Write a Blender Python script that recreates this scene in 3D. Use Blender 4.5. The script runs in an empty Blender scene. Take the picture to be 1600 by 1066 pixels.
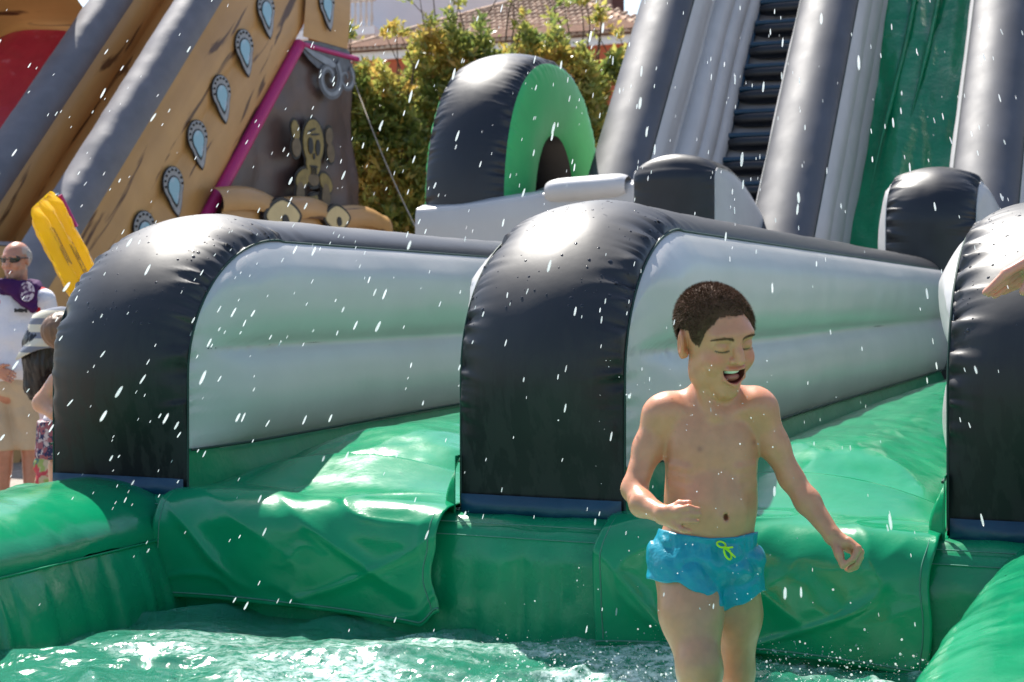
import bpy, math, random
import numpy as np
from mathutils import Vector

random.seed(7)
RNG = np.random.default_rng(7)
SC = bpy.context.scene
R = math.radians

# ------------------------------------------------------------------ camera
F, CX, HY, CZ = 2600.0, 800.0, 455.0, 1.4          # focal length in photo pixels, principal point, eye height
cam_data = bpy.data.cameras.new('camera')
cam = bpy.data.objects.new('camera', cam_data)
SC.collection.objects.link(cam)
cam.location = (0, 0, CZ)
cam.rotation_euler = (R(90), 0, 0)
cam_data.sensor_width = 36
cam_data.lens = 36 * F / 1600
cam_data.shift_y = -(533 - HY) / 1600
cam_data.clip_start = 0.05
cam_data.clip_end = 3000
cam_data.dof.use_dof = True
cam_data.dof.focus_distance = 3.6
cam_data.dof.aperture_fstop = 10
SC.camera = cam

# ------------------------------------------------------------------ sky, sun, exposure
SUN_EL, SUN_AZ = 54.0, -21.0        # azimuth measured from +Y (camera forward), positive to the right
w = bpy.data.worlds.new('World'); SC.world = w; w.use_nodes = True
nt = w.node_tree
sky = nt.nodes.new('ShaderNodeTexSky'); sky.sky_type = 'NISHITA'; sky.sun_disc = False
sky.sun_elevation = R(SUN_EL); sky.sun_rotation = R(SUN_AZ)
sky.air_density = 1.0; sky.dust_density = 1.2; sky.ozone_density = 1.0
nt.links.new(sky.outputs[0], nt.nodes['Background'].inputs[0])
nt.nodes['Background'].inputs[1].default_value = 0.12
sl = bpy.data.lights.new('sun', 'SUN'); sl.energy = 5.0; sl.angle = R(0.53); sl.color = (1.0, 0.955, 0.88)
sun = bpy.data.objects.new('sun', sl); SC.collection.objects.link(sun)
el, az = R(SUN_EL), R(SUN_AZ)
SUNV = Vector((math.cos(el) * math.sin(az), math.cos(el) * math.cos(az), math.sin(el)))
sun.rotation_euler = (-SUNV).to_track_quat('-Z', 'Y').to_euler()
sun.location = SUNV * 60
SC.view_settings.view_transform = 'Standard'
SC.view_settings.look = 'None'
SC.view_settings.exposure = 0.9
SC.view_settings.gamma = 1.0
SC.render.engine = 'CYCLES'
SC.cycles.use_denoising = True
SC.cycles.max_bounces = 9
SC.cycles.transparent_max_bounces = 12
SC.cycles.caustics_reflective = False
SC.cycles.caustics_refractive = False
SC.cycles.sample_clamp_indirect = 6.0

# ------------------------------------------------------------------ helpers
def P(px, py, Y):
    """point at photo pixel (px, py) and real depth Y"""
    return np.array([(px - CX) / F * Y, Y, CZ - (py - HY) / F * Y])

AX = R(22.6); CA, SA = math.cos(AX), math.sin(AX)
A0 = np.array([-0.917, 4.7])
def L2(u, v, z):
    """inflatable's own axes: u along its front, v away along its lanes"""
    u = np.asarray(u, float); v = np.asarray(v, float); z = np.asarray(z, float)
    u, v, z = np.broadcast_arrays(u, v, z)
    return np.stack([A0[0] + CA * u + SA * v, A0[1] - SA * u + CA * v, z], -1)

ORG = {}
def link(o):
    SC.collection.objects.link(o); return o

def tag(o, label=None, cat=None, group=None, kind=None):
    if label: o['label'] = label
    if cat: o['category'] = cat
    if group: o['group'] = group
    if kind: o['kind'] = kind
    return o

def empty(name, loc, label, cat, group=None):
    o = bpy.data.objects.new(name, None); link(o)
    o.empty_display_size = 0.1
    o.location = Vector([float(x) for x in loc]); ORG[o.name] = np.array(loc, float)
    return tag(o, label, cat, group)

def mesh_np(name, V, faces, smooth=True):
    me = bpy.data.meshes.new(name)
    V = np.asarray(V, np.float64)
    if isinstance(faces, np.ndarray) and faces.ndim == 2:
        n, k = faces.shape
        me.vertices.add(len(V)); me.vertices.foreach_set('co', V.ravel())
        me.loops.add(n * k); me.loops.foreach_set('vertex_index', faces.ravel().astype(np.int32))
        me.polygons.add(n)
        me.polygons.foreach_set('loop_start', np.arange(0, n * k, k, dtype=np.int32))
        me.update(calc_edges=True); me.validate()
    else:
        me.from_pydata([tuple(v) for v in V], [], [tuple(int(i) for i in f) for f in faces]); me.update()
    if smooth:
        me.polygons.foreach_set('use_smooth', np.ones(len(me.polygons), bool))
    return me

def obj(name, V, faces, mat, parent=None, smooth=True, origin=None, kind=None, col=None):
    V = np.asarray(V, float)
    if parent is not None: base = ORG[parent.name]
    else: base = np.zeros(3)
    if origin is None:
        origin = np.array([(V[:, 0].min() + V[:, 0].max()) / 2, (V[:, 1].min() + V[:, 1].max()) / 2, V[:, 2].min()])
    me = mesh_np(name, V - origin, faces, smooth)
    if col is not None:
        a = me.color_attributes.new('Col', 'FLOAT_COLOR', 'POINT')
        c = np.ones((len(V), 4), np.float32); c[:, :3] = col
        a.data.foreach_set('color', c.ravel())
    o = bpy.data.objects.new(name, me); link(o)
    if mat: me.materials.append(mat)
    if parent is not None: o.parent = parent
    o.location = Vector([float(x) for x in (origin - base)])
    ORG[o.name] = origin
    if kind: o['kind'] = kind
    return o

def share(name, me, parent, world_loc, rot=None, scale=None):
    o = bpy.data.objects.new(name, me); link(o); o.parent = parent
    o.location = Vector([float(x) for x in (np.asarray(world_loc, float) - ORG[parent.name])])
    if rot is not None: o.rotation_euler = rot
    if scale is not None: o.scale = scale
    ORG[o.name] = np.asarray(world_loc, float)
    return o

def grid_faces(n, m, wrap_n=False, wrap_m=False):
    a = n if wrap_n else n - 1; b = m if wrap_m else m - 1
    i, j = np.meshgrid(np.arange(a), np.arange(b), indexing='ij')
    i2, j2 = (i + 1) % n, (j + 1) % m
    return np.stack([i * m + j, i2 * m + j, i2 * m + j2, i * m + j2], -1).reshape(-1, 4)

def sheet(name, G, mat, parent=None, thick=0.0, flip=False, **kw):
    """G: (n,m,3) grid of points"""
    n, m, _ = G.shape
    f = grid_faces(n, m)
    if flip: f = f[:, ::-1]
    o = obj(name, G.reshape(-1, 3), np.ascontiguousarray(f), mat, parent, **kw)
    if thick:
        md = o.modifiers.new('solid', 'SOLIDIFY'); md.thickness = thick; md.offset = -1
    return o

class MB:
    def __init__(s): s.v = []; s.f = []
    def add(s, V, Fs):
        n = len(s.v); s.v += [tuple(map(float, p)) for p in V]; s.f += [tuple(int(i) + n for i in f) for f in Fs]; return s
    def box(s, c, h, rot=None):
        c = np.array(c, float); h = np.array(h, float)
        V = np.array([[x, y, z] for x in (-1, 1) for y in (-1, 1) for z in (-1, 1)]) * h
        if rot is not None: V = V @ np.asarray(rot).T
        return s.add(V + c, [(0, 1, 3, 2), (4, 6, 7, 5), (0, 4, 5, 1), (2, 3, 7, 6), (0, 2, 6, 4), (1, 5, 7, 3)])
    def hexa(s, p):   # 8 points, bottom ring 4, top ring 4
        return s.add(p, [(3, 2, 1, 0), (4, 5, 6, 7), (0, 1, 5, 4), (1, 2, 6, 5), (2, 3, 7, 6), (3, 0, 4, 7)])
    def tube(s, pts, r, seg=8, caps=True):
        pts = np.array(pts, float); n = len(pts)
        rr = np.full(n, r, float) if np.isscalar(r) else np.array(r, float)
        T = np.gradient(pts, axis=0); T /= np.linalg.norm(T, axis=1)[:, None] + 1e-12
        up = np.array([0, 0, 1.0]) if abs(T[0, 2]) < .9 else np.array([1.0, 0, 0])
        V = []
        N = np.cross(T[0], up); N /= np.linalg.norm(N)
        for i in range(n):
            N = N - T[i] * N.dot(T[i]); N /= np.linalg.norm(N) + 1e-12
            B = np.cross(T[i], N)
            for k in range(seg):
                a = 2 * math.pi * k / seg
                V.append(pts[i] + rr[i] * (math.cos(a) * N + math.sin(a) * B))
        Fs = [tuple(x) for x in grid_faces(n, seg, wrap_m=True)]
        if caps: Fs += [tuple(range(seg))[::-1], tuple((n - 1) * seg + k for k in range(seg))]
        return s.add(V, Fs)
    def build(s, name, mat, parent=None, smooth=True, **kw):
        return obj(name, np.array(s.v), s.f, mat, parent, smooth, **kw)

def sstep(a, b, x):
    t = np.clip((np.asarray(x, float) - a) / (b - a), 0, 1); return t * t * (3 - 2 * t)

# vectorised value noise -------------------------------------------------------
def _h(ix, iy, iz):
    n = (ix * 374761393 + iy * 668265263 + iz * 2147483647 + 974711) & 0x7fffffff
    n = ((n ^ (n >> 13)) * 1274126177) & 0x7fffffff
    n = n ^ (n >> 16)
    return (n & 0xffff) / 65535.0
def vn(x, y, z=0.0):
    x, y, z = np.broadcast_arrays(np.asarray(x, float), np.asarray(y, float), np.asarray(z, float))
    ix, iy, iz = np.floor(x).astype(np.int64), np.floor(y).astype(np.int64), np.floor(z).astype(np.int64)
    fx, fy, fz = x - ix, y - iy, z - iz
    fx, fy, fz = [t * t * t * (t * (t * 6 - 15) + 10) for t in (fx, fy, fz)]
    r = 0
    for a in (0, 1):
        for b in (0, 1):
            for c in (0, 1):
                r = r + _h(ix + a, iy + b, iz + c) * (fx if a else 1 - fx) * (fy if b else 1 - fy) * (fz if c else 1 - fz)
    return r * 2 - 1
def fbm(x, y, z=0.0, o=3):
    s, a = 0, 1.0
    for k in range(o):
        s = s + a * vn(x * 2 ** k + 17 * k, y * 2 ** k, z * 2 ** k if np.ndim(z) else z * 2 ** k); a *= .5
    return s
def ridge(x, y, z=0.0): return 1 - 2 * np.abs(vn(x, y, z))

# ------------------------------------------------------------------ materials
def mat(name, base, rough=.5, spec=.5, noise=None, bump=None, coat=0, sss=0, trans=0, vary=0.0, vscale=6, rvary=0.0, coord='Object'):
    """noise: (colour2, scale, lo, hi) second colour by fractal noise; bump: list of (scale, strength, dist)"""
    m = bpy.data.materials.new(name); m.use_nodes = True
    t = m.node_tree; b = t.nodes['Principled BSDF']
    N = t.nodes.new; K = t.links.new
    b.inputs['Roughness'].default_value = rough
    b.inputs['Specular IOR Level'].default_value = spec
    b.inputs['Coat Weight'].default_value = coat
    b.inputs['Coat Roughness'].default_value = .12
    b.inputs['Subsurface Weight'].default_value = sss
    if sss:
        b.inputs['Subsurface Radius'].default_value = (1, .35, .18); b.inputs['Subsurface Scale'].default_value = .012
    b.inputs['Transmission Weight'].default_value = trans
    tc = N('ShaderNodeTexCoord')
    src = None
    col = N('ShaderNodeRGB'); col.outputs[0].default_value = (*base, 1); src = col.outputs[0]
    if noise:
        for (c2, sc, lo, hi) in (noise if isinstance(noise, list) else [noise]):
            n = N('ShaderNodeTexNoise'); n.inputs['Scale'].default_value = sc; n.inputs['Detail'].default_value = 5
            K(tc.outputs[coord], n.inputs['Vector'])
            r = N('ShaderNodeMapRange'); r.inputs[1].default_value = lo; r.inputs[2].default_value = hi
            K(n.outputs[0], r.inputs[0])
            mx = N('ShaderNodeMix'); mx.data_type = 'RGBA'; K(r.outputs[0], mx.inputs[0]); K(src, mx.inputs[6]); mx.inputs[7].default_value = (*c2, 1)
            src = mx.outputs[2]
    if vary:
        n = N('ShaderNodeTexNoise'); n.inputs['Scale'].default_value = vscale; n.inputs['Detail'].default_value = 6
        K(tc.outputs[coord], n.inputs['Vector'])
        hs = N('ShaderNodeHueSaturation'); r = N('ShaderNodeMapRange')
        r.inputs[1].default_value = .25; r.inputs[2].default_value = .75; r.inputs[3].default_value = 1 - vary; r.inputs[4].default_value = 1 + vary
        K(n.outputs[0], r.inputs[0]); K(r.outputs[0], hs.inputs['Value']); K(src, hs.inputs['Color']); src = hs.outputs[0]
    K(src, b.inputs['Base Color'])
    if rvary:
        n = N('ShaderNodeTexNoise'); n.inputs['Scale'].default_value = vscale * 2.3; n.inputs['Detail'].default_value = 6
        K(tc.outputs[coord], n.inputs['Vector'])
        r = N('ShaderNodeMapRange'); r.inputs[1].default_value = .3; r.inputs[2].default_value = .7
        r.inputs[3].default_value = max(.02, rough - rvary); r.inputs[4].default_value = rough + rvary
        K(n.outputs[0], r.inputs[0]); K(r.outputs[0], b.inputs['Roughness'])
    prev = None
    for (sc, st, di) in (bump or []):
        n = N('ShaderNodeTexNoise'); n.inputs['Scale'].default_value = sc; n.inputs['Detail'].default_value = 4
        K(tc.outputs[coord], n.inputs['Vector'])
        bp = N('ShaderNodeBump'); bp.inputs['Strength'].default_value = st; bp.inputs['Distance'].default_value = di
        K(n.outputs[0], bp.inputs['Height'])
        if prev: K(prev, bp.inputs['Normal'])
        prev = bp.outputs[0]
    if prev: K(prev, b.inputs['Normal'])
    return m

GREEN = (.004, .235, .100)
M = {}
M['green'] = mat('green_pvc', GREEN, .24, .5, vary=.16, vscale=5, rvary=.10, bump=[(9, .25, .02), (60, .12, .004)])
M['green_wet'] = mat('green_pvc_wet', GREEN, .19, .45, vary=.12, vscale=5, rvary=.08, bump=[(8, .15, .02), (60, .08, .004), (260, .12, .0015)])
M['green_band'] = mat('green_band_pvc', GREEN, .40, .3, vary=.15, bump=[(14, .3, .02)])
M['green_bright'] = mat('bright_green_pvc', (.04, .42, .12), .45, .4, vary=.06, bump=[(6, .15, .02)])
M['green_slide'] = mat('green_chute_pvc', (.006, .24, .105), .24, .5, vary=.2, vscale=3, bump=[(5, .5, .05), (30, .15, .01)])
M['grey'] = mat('grey_pvc', (.48, .47, .46), .33, .5, vary=.07, vscale=3, bump=[(4, .12, .03), (50, .05, .004)])
M['grey_light'] = mat('light_grey_pvc', (.52, .51, .51), .45, .4, vary=.06, bump=[(6, .15, .02)])
M['grey_shaded'] = mat('shaded_grey_pvc', (.38, .37, .385), .5, .4, vary=.10, vscale=2, bump=[(5, .3, .04)])  # grey PVC with shade put into a darker tone
M['navy'] = mat('navy_pvc', (.055, .055, .066), .58, 1.0, vary=.25, vscale=4, rvary=.04, bump=[(4, .05, .02), (40, .03, .004)])
M['black_smooth'] = mat('black_pvc', (.008, .009, .013), .42, .55, vary=.2, rvary=.04, bump=[(6, .08, .02)])
M['blue'] = mat('blue_trim_pvc', (.004, .042, .085), .4, .5, vary=.2, bump=[(20, .3, .01)])
M['seam_grey'] = mat('grey_seam_thread', (.22, .22, .21), .8, .2, vary=.2)
M['stitch'] = mat('pale_thread', (.10, .26, .19), .8, .2, vary=.2)
M['seamdark'] = mat('dark_piping', (.02, .05, .04), .6, .3, vary=.2)
M['pink'] = mat('pink_piping', (.42, .022, .15), .45, .4, vary=.08)
M['red'] = mat('red_pvc', (.42, .012, .03), .3, .5, vary=.12, noise=((.6, .15, .17), 5, .62, .8), bump=[(5, .3, .03)])
M['purple_grey'] = mat('purple_grey_pvc', (.12, .112, .125), .60, 1.0, vary=.2, vscale=6, bump=[(6, .10, .02), (40,.08,.005)])
M['brown_panel'] = mat('brown_panel', (.082, .052, .048), .42, .5, noise=((.12, .072, .06), 2.2, .4, .7), vary=.2, vscale=3, bump=[(3, .3, .05)])
M['leaf'] = None

def wood_mat(name, base, dark, sc=(3, 40, 3)):
    m = mat(name, base, .42, .45, vary=.12, vscale=2.0, bump=[(4, .2, .03)])
    t = m.node_tree; N = t.nodes.new; K = t.links.new
    b = t.nodes['Principled BSDF']; src = b.inputs['Base Color'].links[0].from_socket
    uv = N('ShaderNodeUVMap')
    mp = N('ShaderNodeMapping'); mp.inputs['Scale'].default_value = sc; K(uv.outputs[0], mp.inputs[0])
    n = N('ShaderNodeTexNoise'); n.inputs['Scale'].default_value = 1; n.inputs['Detail'].default_value = 3; n.inputs['Distortion'].default_value = .8
    K(mp.outputs[0], n.inputs['Vector'])
    cr = N('ShaderNodeMapRange'); cr.inputs[1].default_value = .60; cr.inputs[2].default_value = .66; K(n.outputs[0], cr.inputs[0])
    n2 = N('ShaderNodeTexNoise'); n2.inputs['Scale'].default_value = .6; K(mp.outputs[0], n2.inputs['Vector'])
    cr2 = N('ShaderNodeMapRange'); cr2.inputs[1].default_value = .35; cr2.inputs[2].default_value = .7; cr2.inputs[4].default_value = .35; K(n2.outputs[0], cr2.inputs[0])
    mx0 = N('ShaderNodeMix'); mx0.data_type = 'RGBA'; K(cr2.outputs[0], mx0.inputs[0]); K(src, mx0.inputs[6]); mx0.inputs[7].default_value = (base[0] * .5, base[1] * .42, base[2] * .35, 1)
    mx = N('ShaderNodeMix'); mx.data_type = 'RGBA'; K(cr.outputs[0], mx.inputs[0]); K(mx0.outputs[2], mx.inputs[6]); mx.inputs[7].default_value = (*dark, 1)
    K(mx.outputs[2], b.inputs['Base Color'])
    return m
M['wood'] = wood_mat('printed_wood_pvc', (.50, .28, .10), (.09, .035, .012), (.9, 7, 1))
M['wood_shaded'] = wood_mat('shaded_wood_pvc', (.47, .25, .085), (.08, .03, .012), (.9, 7, 1))  # wood print darkened a little for shade on the inner parts

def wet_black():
    """black PVC, specular raised above for glare, cut below; wet streaks and dry patches below"""
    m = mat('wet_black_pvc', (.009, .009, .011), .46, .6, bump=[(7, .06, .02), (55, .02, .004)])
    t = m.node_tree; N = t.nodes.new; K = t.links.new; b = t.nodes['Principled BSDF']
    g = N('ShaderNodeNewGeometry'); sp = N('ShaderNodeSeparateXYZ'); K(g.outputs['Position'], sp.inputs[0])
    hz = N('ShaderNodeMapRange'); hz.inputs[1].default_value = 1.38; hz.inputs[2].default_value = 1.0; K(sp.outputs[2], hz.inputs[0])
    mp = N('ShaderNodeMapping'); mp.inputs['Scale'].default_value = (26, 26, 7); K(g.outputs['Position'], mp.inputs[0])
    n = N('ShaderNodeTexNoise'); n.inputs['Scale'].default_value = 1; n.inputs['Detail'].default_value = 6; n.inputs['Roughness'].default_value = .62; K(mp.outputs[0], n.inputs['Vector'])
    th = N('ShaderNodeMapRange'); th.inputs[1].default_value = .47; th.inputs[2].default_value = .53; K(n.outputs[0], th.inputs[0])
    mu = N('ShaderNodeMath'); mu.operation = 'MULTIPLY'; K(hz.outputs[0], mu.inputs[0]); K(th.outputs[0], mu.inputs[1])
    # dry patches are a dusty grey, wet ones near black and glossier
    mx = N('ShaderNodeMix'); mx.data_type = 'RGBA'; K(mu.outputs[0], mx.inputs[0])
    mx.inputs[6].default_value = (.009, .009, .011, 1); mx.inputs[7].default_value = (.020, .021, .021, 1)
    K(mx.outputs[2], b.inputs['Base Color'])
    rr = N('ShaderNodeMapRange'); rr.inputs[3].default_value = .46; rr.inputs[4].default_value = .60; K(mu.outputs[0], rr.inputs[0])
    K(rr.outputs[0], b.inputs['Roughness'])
    ss = N('ShaderNodeMapRange'); ss.inputs[3].default_value = .65; ss.inputs[4].default_value = .25; K(hz.outputs[0], ss.inputs[0]); K(ss.outputs[0], b.inputs['Specular IOR Level'])  # glare above and dark front built in: specular falls towards the foot
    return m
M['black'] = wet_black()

# ------------------------------------------------------------------ ground
def paving():
    m = bpy.data.materials.new('sandy_paving'); m.use_nodes = True
    t = m.node_tree; N = t.nodes.new; K = t.links.new; b = t.nodes['Principled BSDF']
    tc = N('ShaderNodeTexCoord')
    br = N('ShaderNodeTexBrick'); br.inputs['Scale'].default_value = 4.0; br.inputs['Color1'].default_value = (.27, .225, .18, 1)
    br.inputs['Color2'].default_value = (.33, .285, .235, 1); br.inputs['Mortar'].default_value = (.22, .18, .14, 1); br.inputs['Mortar Size'].default_value = .02
    K(tc.outputs['Object'], br.inputs['Vector'])
    n = N('ShaderNodeTexNoise'); n.inputs['Scale'].default_value = 3; n.inputs['Detail'].default_value = 7; K(tc.outputs['Object'], n.inputs['Vector'])
    mx = N('ShaderNodeMix'); mx.data_type = 'RGBA'; mx.blend_type = 'OVERLAY'; mx.inputs[0].default_value = .6
    K(br.outputs[0], mx.inputs[6]); K(n.outputs[0], mx.inputs[7]); K(mx.outputs[2], b.inputs['Base Color'])
    b.inputs['Roughness'].default_value = .85
    bp = N('ShaderNodeBump'); bp.inputs['Strength'].default_value = .5; bp.inputs['Distance'].default_value = .01; K(br.outputs[1], bp.inputs['Height']); bp.invert = True
    K(bp.outputs[0], b.inputs['Normal'])
    return m
gr = obj('ground', [(-600, -300, 0), (600, -300, 0), (600, 1200, 0), (-600, 1200, 0)], [(0, 1, 2, 3)], paving(), smooth=False, origin=np.zeros(3))
gr['kind'] = 'structure'

# ------------------------------------------------------------------ inflatable walls
def wall(parent, name, u0, u1, Lw, H, rc, mapf, b_cover, mats, side_bulge=.055, seams=(.45,), pleat=.018, pleat_b=(.35, 9), na=110, nb=46, nt=44,
         front_bulge=None, seed=0, sides=(0, 1), label=None, tail=None, part='divider_wall', top_bulge=None, pleat_w=.10, flat0=False, rz=None, lump=.003):
    """one inflated wall in (a along, b height) mapped by mapf; a black cover runs up the front and back along the top between two side panels.
    tail(a): drop of the top at distance a"""
    grp = bpy.data.objects.new(part, None); link(grp); grp.parent = parent; grp.empty_display_size = .1
    base = L2((u0 + u1) / 2, *mapf(0, 0)); grp.location = Vector([float(x) for x in base - ORG[parent.name]]); ORG[grp.name] = base
    if label: grp['label'] = label
    tail = tail or (lambda a: 0 * a)
    rz = rz or rc
    Htop = lambda a: np.where(a < rc, H - rz + rz / rc * np.sqrt(np.maximum(rc ** 2 - (rc - np.minimum(a, rc)) ** 2, 0)), H) - tail(a)
    # outline
    n1 = max(6, int((H - rz) / .006)); s1 = [(0, b) for b in np.linspace(0, H - rz, n1)]
    s2 = [(rc - rc * math.cos(t), H - rz + rz * math.sin(t)) for t in np.linspace(0, math.pi / 2, 90)[1:]]
    aa = rc + (Lw - rc) * np.linspace(0, 1, na)[1:] ** 1.6
    s3 = [(a, H - float(tail(np.array(a)))) for a in aa]
    S = np.array(s1 + s2 + s3)
    T = np.gradient(S, axis=0); T /= np.linalg.norm(T, axis=1)[:, None]
    Nn = np.stack([-T[:, 1], T[:, 0]], 1)
    s = np.concatenate([[0], np.cumsum(np.linalg.norm(np.diff(S, axis=0), axis=1))])
    t = (1 - np.cos(np.linspace(0, math.pi, nt))) / 2
    prof = np.sin(math.pi * t) ** .55
    env = sstep(-.02, .34, s)
    onfront = 1 - sstep(H - rz * .4, H + rc * .6, s)
    tb = b_cover if top_bulge is None else top_bulge
    bb = (b_cover * onfront + tb * (1 - onfront)) * env
    D = bb[:, None] * prof[None, :]
    wd = (u1 - u0)
    tt = np.minimum(t, 1 - t) * wd
    side = (t > .5).astype(float)
    pl = ridge(s[:, None] * 26 + seed * 9.1 + 3 * side[None, :] + 6 * tt[None, :], side[None, :] * 7 + seed, 0) + .6 * ridge(s[:, None] * 55 + 3, side[None, :] * 5 + seed * 3.3 + 4 * tt[None, :], 2)
    pw = np.exp(-(s - (H - rz * .25)) ** 2 / (2 * pleat_b[0] ** 2)) * sstep(.1, .3, s)
    D = D + pleat * pw[:, None] * (pl - .6) * np.exp(-tt / (pleat_w * .42))[None, :] * (1 - np.exp(-tt / .006))[None, :]
    D = D + lump * env[:, None] * fbm(s[:, None] * 4, t[None, :] * 3, seed, 2) * np.sin(math.pi * t)[None, :]
    av = S[:, 0][:, None] + Nn[:, 0][:, None] * D; bv = S[:, 1][:, None] + Nn[:, 1][:, None] * D
    vv, zz = mapf(av, bv)
    G = L2(u0 + wd * t[None, :] + 0 * av, vv, zz)
    cov = sheet('cover', G, mats['cover'], grp, flip=True)
    # side panels
    a = np.unique(np.concatenate([rc * (1 - np.cos(np.linspace(0, math.pi / 2, 40))), aa]))
    r = np.linspace(0, 1, nb)
    hb = Htop(a)[:, None] * r[None, :]
    edges = [0] + list(seams) + [1.02]
    hb_n = hb / H
    bul = np.zeros_like(hb)
    for ie, (e0, e1) in enumerate(zip(edges[:-1], edges[1:])):
        if flat0 and ie == 0: continue
        q = np.clip((hb_n - e0) / (e1 - e0), 0, 1)
        inside = (hb_n >= e0) & (hb_n <= e1)
        bul = np.where(inside, np.sin(math.pi * q) ** .5 * (e1 - e0) * 2, bul)
    dfront = a[:, None]; dtop = (Htop(a)[:, None] - hb)
    ed = np.minimum(sstep(-.02, .30, dfront), np.clip(dtop / .09, 0, 1) ** .5)
    B = side_bulge * bul * ed
    puck = .010 * (ridge(hb * 30 + seed, dfront * 4, 1) - .3) * np.exp(-dfront / .07) * sstep(0, .02, dfront)
    puck2 = .004 * (ridge(a[:, None] * 30 + seed, dtop * 6, 3) - .3) * np.exp(-dtop / .06) * sstep(0, .015, dtop) * np.exp(-a[:, None] / .35)
    B = B + puck + puck2 + .004 * fbm(a[:, None] * 3, hb * 5, seed, 2) * ed
    va, zb = mapf(a[:, None] + 0 * hb, hb)
    for k in sides:
        uu = (u1 + B) if k else (u0 - B)
        sheet('side_panel', L2(uu, va, zb), mats['side'][k] if isinstance(mats['side'], (list, tuple)) else mats['side'], grp, flip=(k == 0))
    # stitched seams between the bulges
    for e_ in (seams[1:] if flat0 else seams):
        for k in sides:
            a2 = a[a > .10]; v1, z1 = mapf(a2, np.minimum(e_ * H, Htop(a2) * .98) + 0 * a2)
            MB().tube(L2((u1 + .003 if k else u0 - .003) + 0 * a2, v1, z1), .0022, 4).build('seam', M['seam_grey'], grp)
    # piping along the cover's edge, on each shown side
    for k in sides:
        uu = u1 + .002 if k else u0 - .002
        v1, z1 = mapf(S[::4, 0], S[::4, 1])
        MB().tube(L2(uu, v1, z1), .0035, 5).build('piping', mats.get('pipe', M['seamdark']), grp)
    return grp, cov

# ================================================================== landing with two lanes and the splash pool
landing = empty('inflatable_pool_landing', L2(1.0, -.6, 0), 'green inflatable splash pool with two lanes between black and grey walls in front', 'inflatable slide')
ZB = .835
flat = lambda a, b: (a, ZB + b)
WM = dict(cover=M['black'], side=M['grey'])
HL = .718
walls = []
for i, (u0, u1, tl) in enumerate([(-.46, 0, 0), (.85, 1.30, 0), (2.10, 2.57, 0)]):
    tailf = lambda a: .010 * a
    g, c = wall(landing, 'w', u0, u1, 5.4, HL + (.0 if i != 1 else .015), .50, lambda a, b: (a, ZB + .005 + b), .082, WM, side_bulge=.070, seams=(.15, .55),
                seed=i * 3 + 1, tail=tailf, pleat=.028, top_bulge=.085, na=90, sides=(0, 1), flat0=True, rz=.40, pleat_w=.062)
    walls.append((u0, u1, c))
    # lower green skirt on each side of the wall and the blue trim at its foot
    for k in (0, 1):
        a = np.linspace(0.0, 5.4, 60); b = np.linspace(0, 1, 8)
        uu = (u1 + .004 if k else u0 - .004)
        zz = .74 + b[None, :] * (.215 + .02 * sstep(0, 2, a)[:, None])
        off = (.028 * np.sin(math.pi * b)[None, :] * sstep(-.02, .3, a)[:, None] + .05 * (1 - b[None, :]) ** 2 * sstep(0, .3, a)[:, None]
               + .006 * fbm(a[:, None] * 6, b[None, :] * 2, i, 2) * sstep(0, .2, a)[:, None])
        sheet('green_skirt', L2(uu + (off if k else -off), a[:, None] + 0 * zz, zz), M['green_band'], g, flip=(k == 0))
        MB().tube(L2(uu + (.010 if k else -.010) + (.022 if k else -.022) * sstep(0, .3, a), a, .737 + .215 + .02 * sstep(0, 2, a)), .004, 5).build('piping', M['seamdark'], g)
    t = np.linspace(0, 1, 24); b = np.linspace(0, 1, 7)
    dv = -.012 - .016 * np.sin(math.pi * b)[None, :] * np.sin(math.pi * t)[:, None] ** .3 + .003 * fbm(t[:, None] * 20, b[None, :] * 2, i, 2)
    sheet('blue_trim', L2(u0 + .004 + (u1 - u0 - .008) * t[:, None] + 0 * dv, dv, .812 + .058 * b[None, :] + 0 * dv), M['blue'], g, flip=True)

# droplets standing on the black covers
def dome(c, n, r, h):
    n = n / np.linalg.norm(n); e = np.cross(n, [1, .3, .1]); e /= np.linalg.norm(e); f = np.cross(n, e)
    V = []
    for ring, (rr, hh) in enumerate([(1, -.1), (.72, .75)]):
        for k in range(6):
            a = k * math.pi / 3 + ring * .4
            V.append(c + (e * math.cos(a) + f * math.sin(a)) * r * rr + n * h * hh)
    V.append(c + n * h)
    Fs = [(k, (k + 1) % 6, 6 + (k + 1) % 6, 6 + k) for k in range(6)] + [(6 + k, 6 + (k + 1) % 6, 12) for k in range(6)]
    return V, Fs
M['drop'] = mat('water_bead', (.012, .013, .016), .06, .6)
def beads(cov, n, zlo, seed):
    rg = np.random.default_rng(seed)
    me = cov.data; org = ORG[cov.name]
    co = np.empty(len(me.vertices) * 3); me.vertices.foreach_get('co', co); co = co.reshape(-1, 3)
    no = np.empty(len(me.vertices) * 3); me.vertices.foreach_get('normal', no); no = no.reshape(-1, 3)
    wz = co[:, 2] + org[2]
    va = (co[:, 0] + org[0] - A0[0]) * SA + (co[:, 1] + org[1] - A0[1]) * CA
    idx = np.where((wz > zlo) & (va < .45))[0]
    mb = MB()
    cen = idx[rg.integers(0, len(idx), 14)]
    for k in range(n):
        if rg.random() < .55:
            c0 = co[rg.choice(cen)]
            d = np.linalg.norm(co[idx] - c0 - rg.normal(0, .035, 3), axis=1); i = idx[d.argmin()]
        else: i = rg.choice(idx)
        r = .0012 + .0026 * rg.random() ** 3
        j = rg.normal(0, .004, 3); nn = no[i]; j -= nn * j.dot(nn)
        sgn = 1 if nn[2] > 0 or nn[1] < 0 else -1
        V, Fs = dome(co[i] + org + j, nn * sgn, r * (1 + rg.random()), r * .32)
        mb.add(V, Fs)
    o = mb.build('water_beads', M['drop'], cov.parent, kind='stuff')
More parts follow.
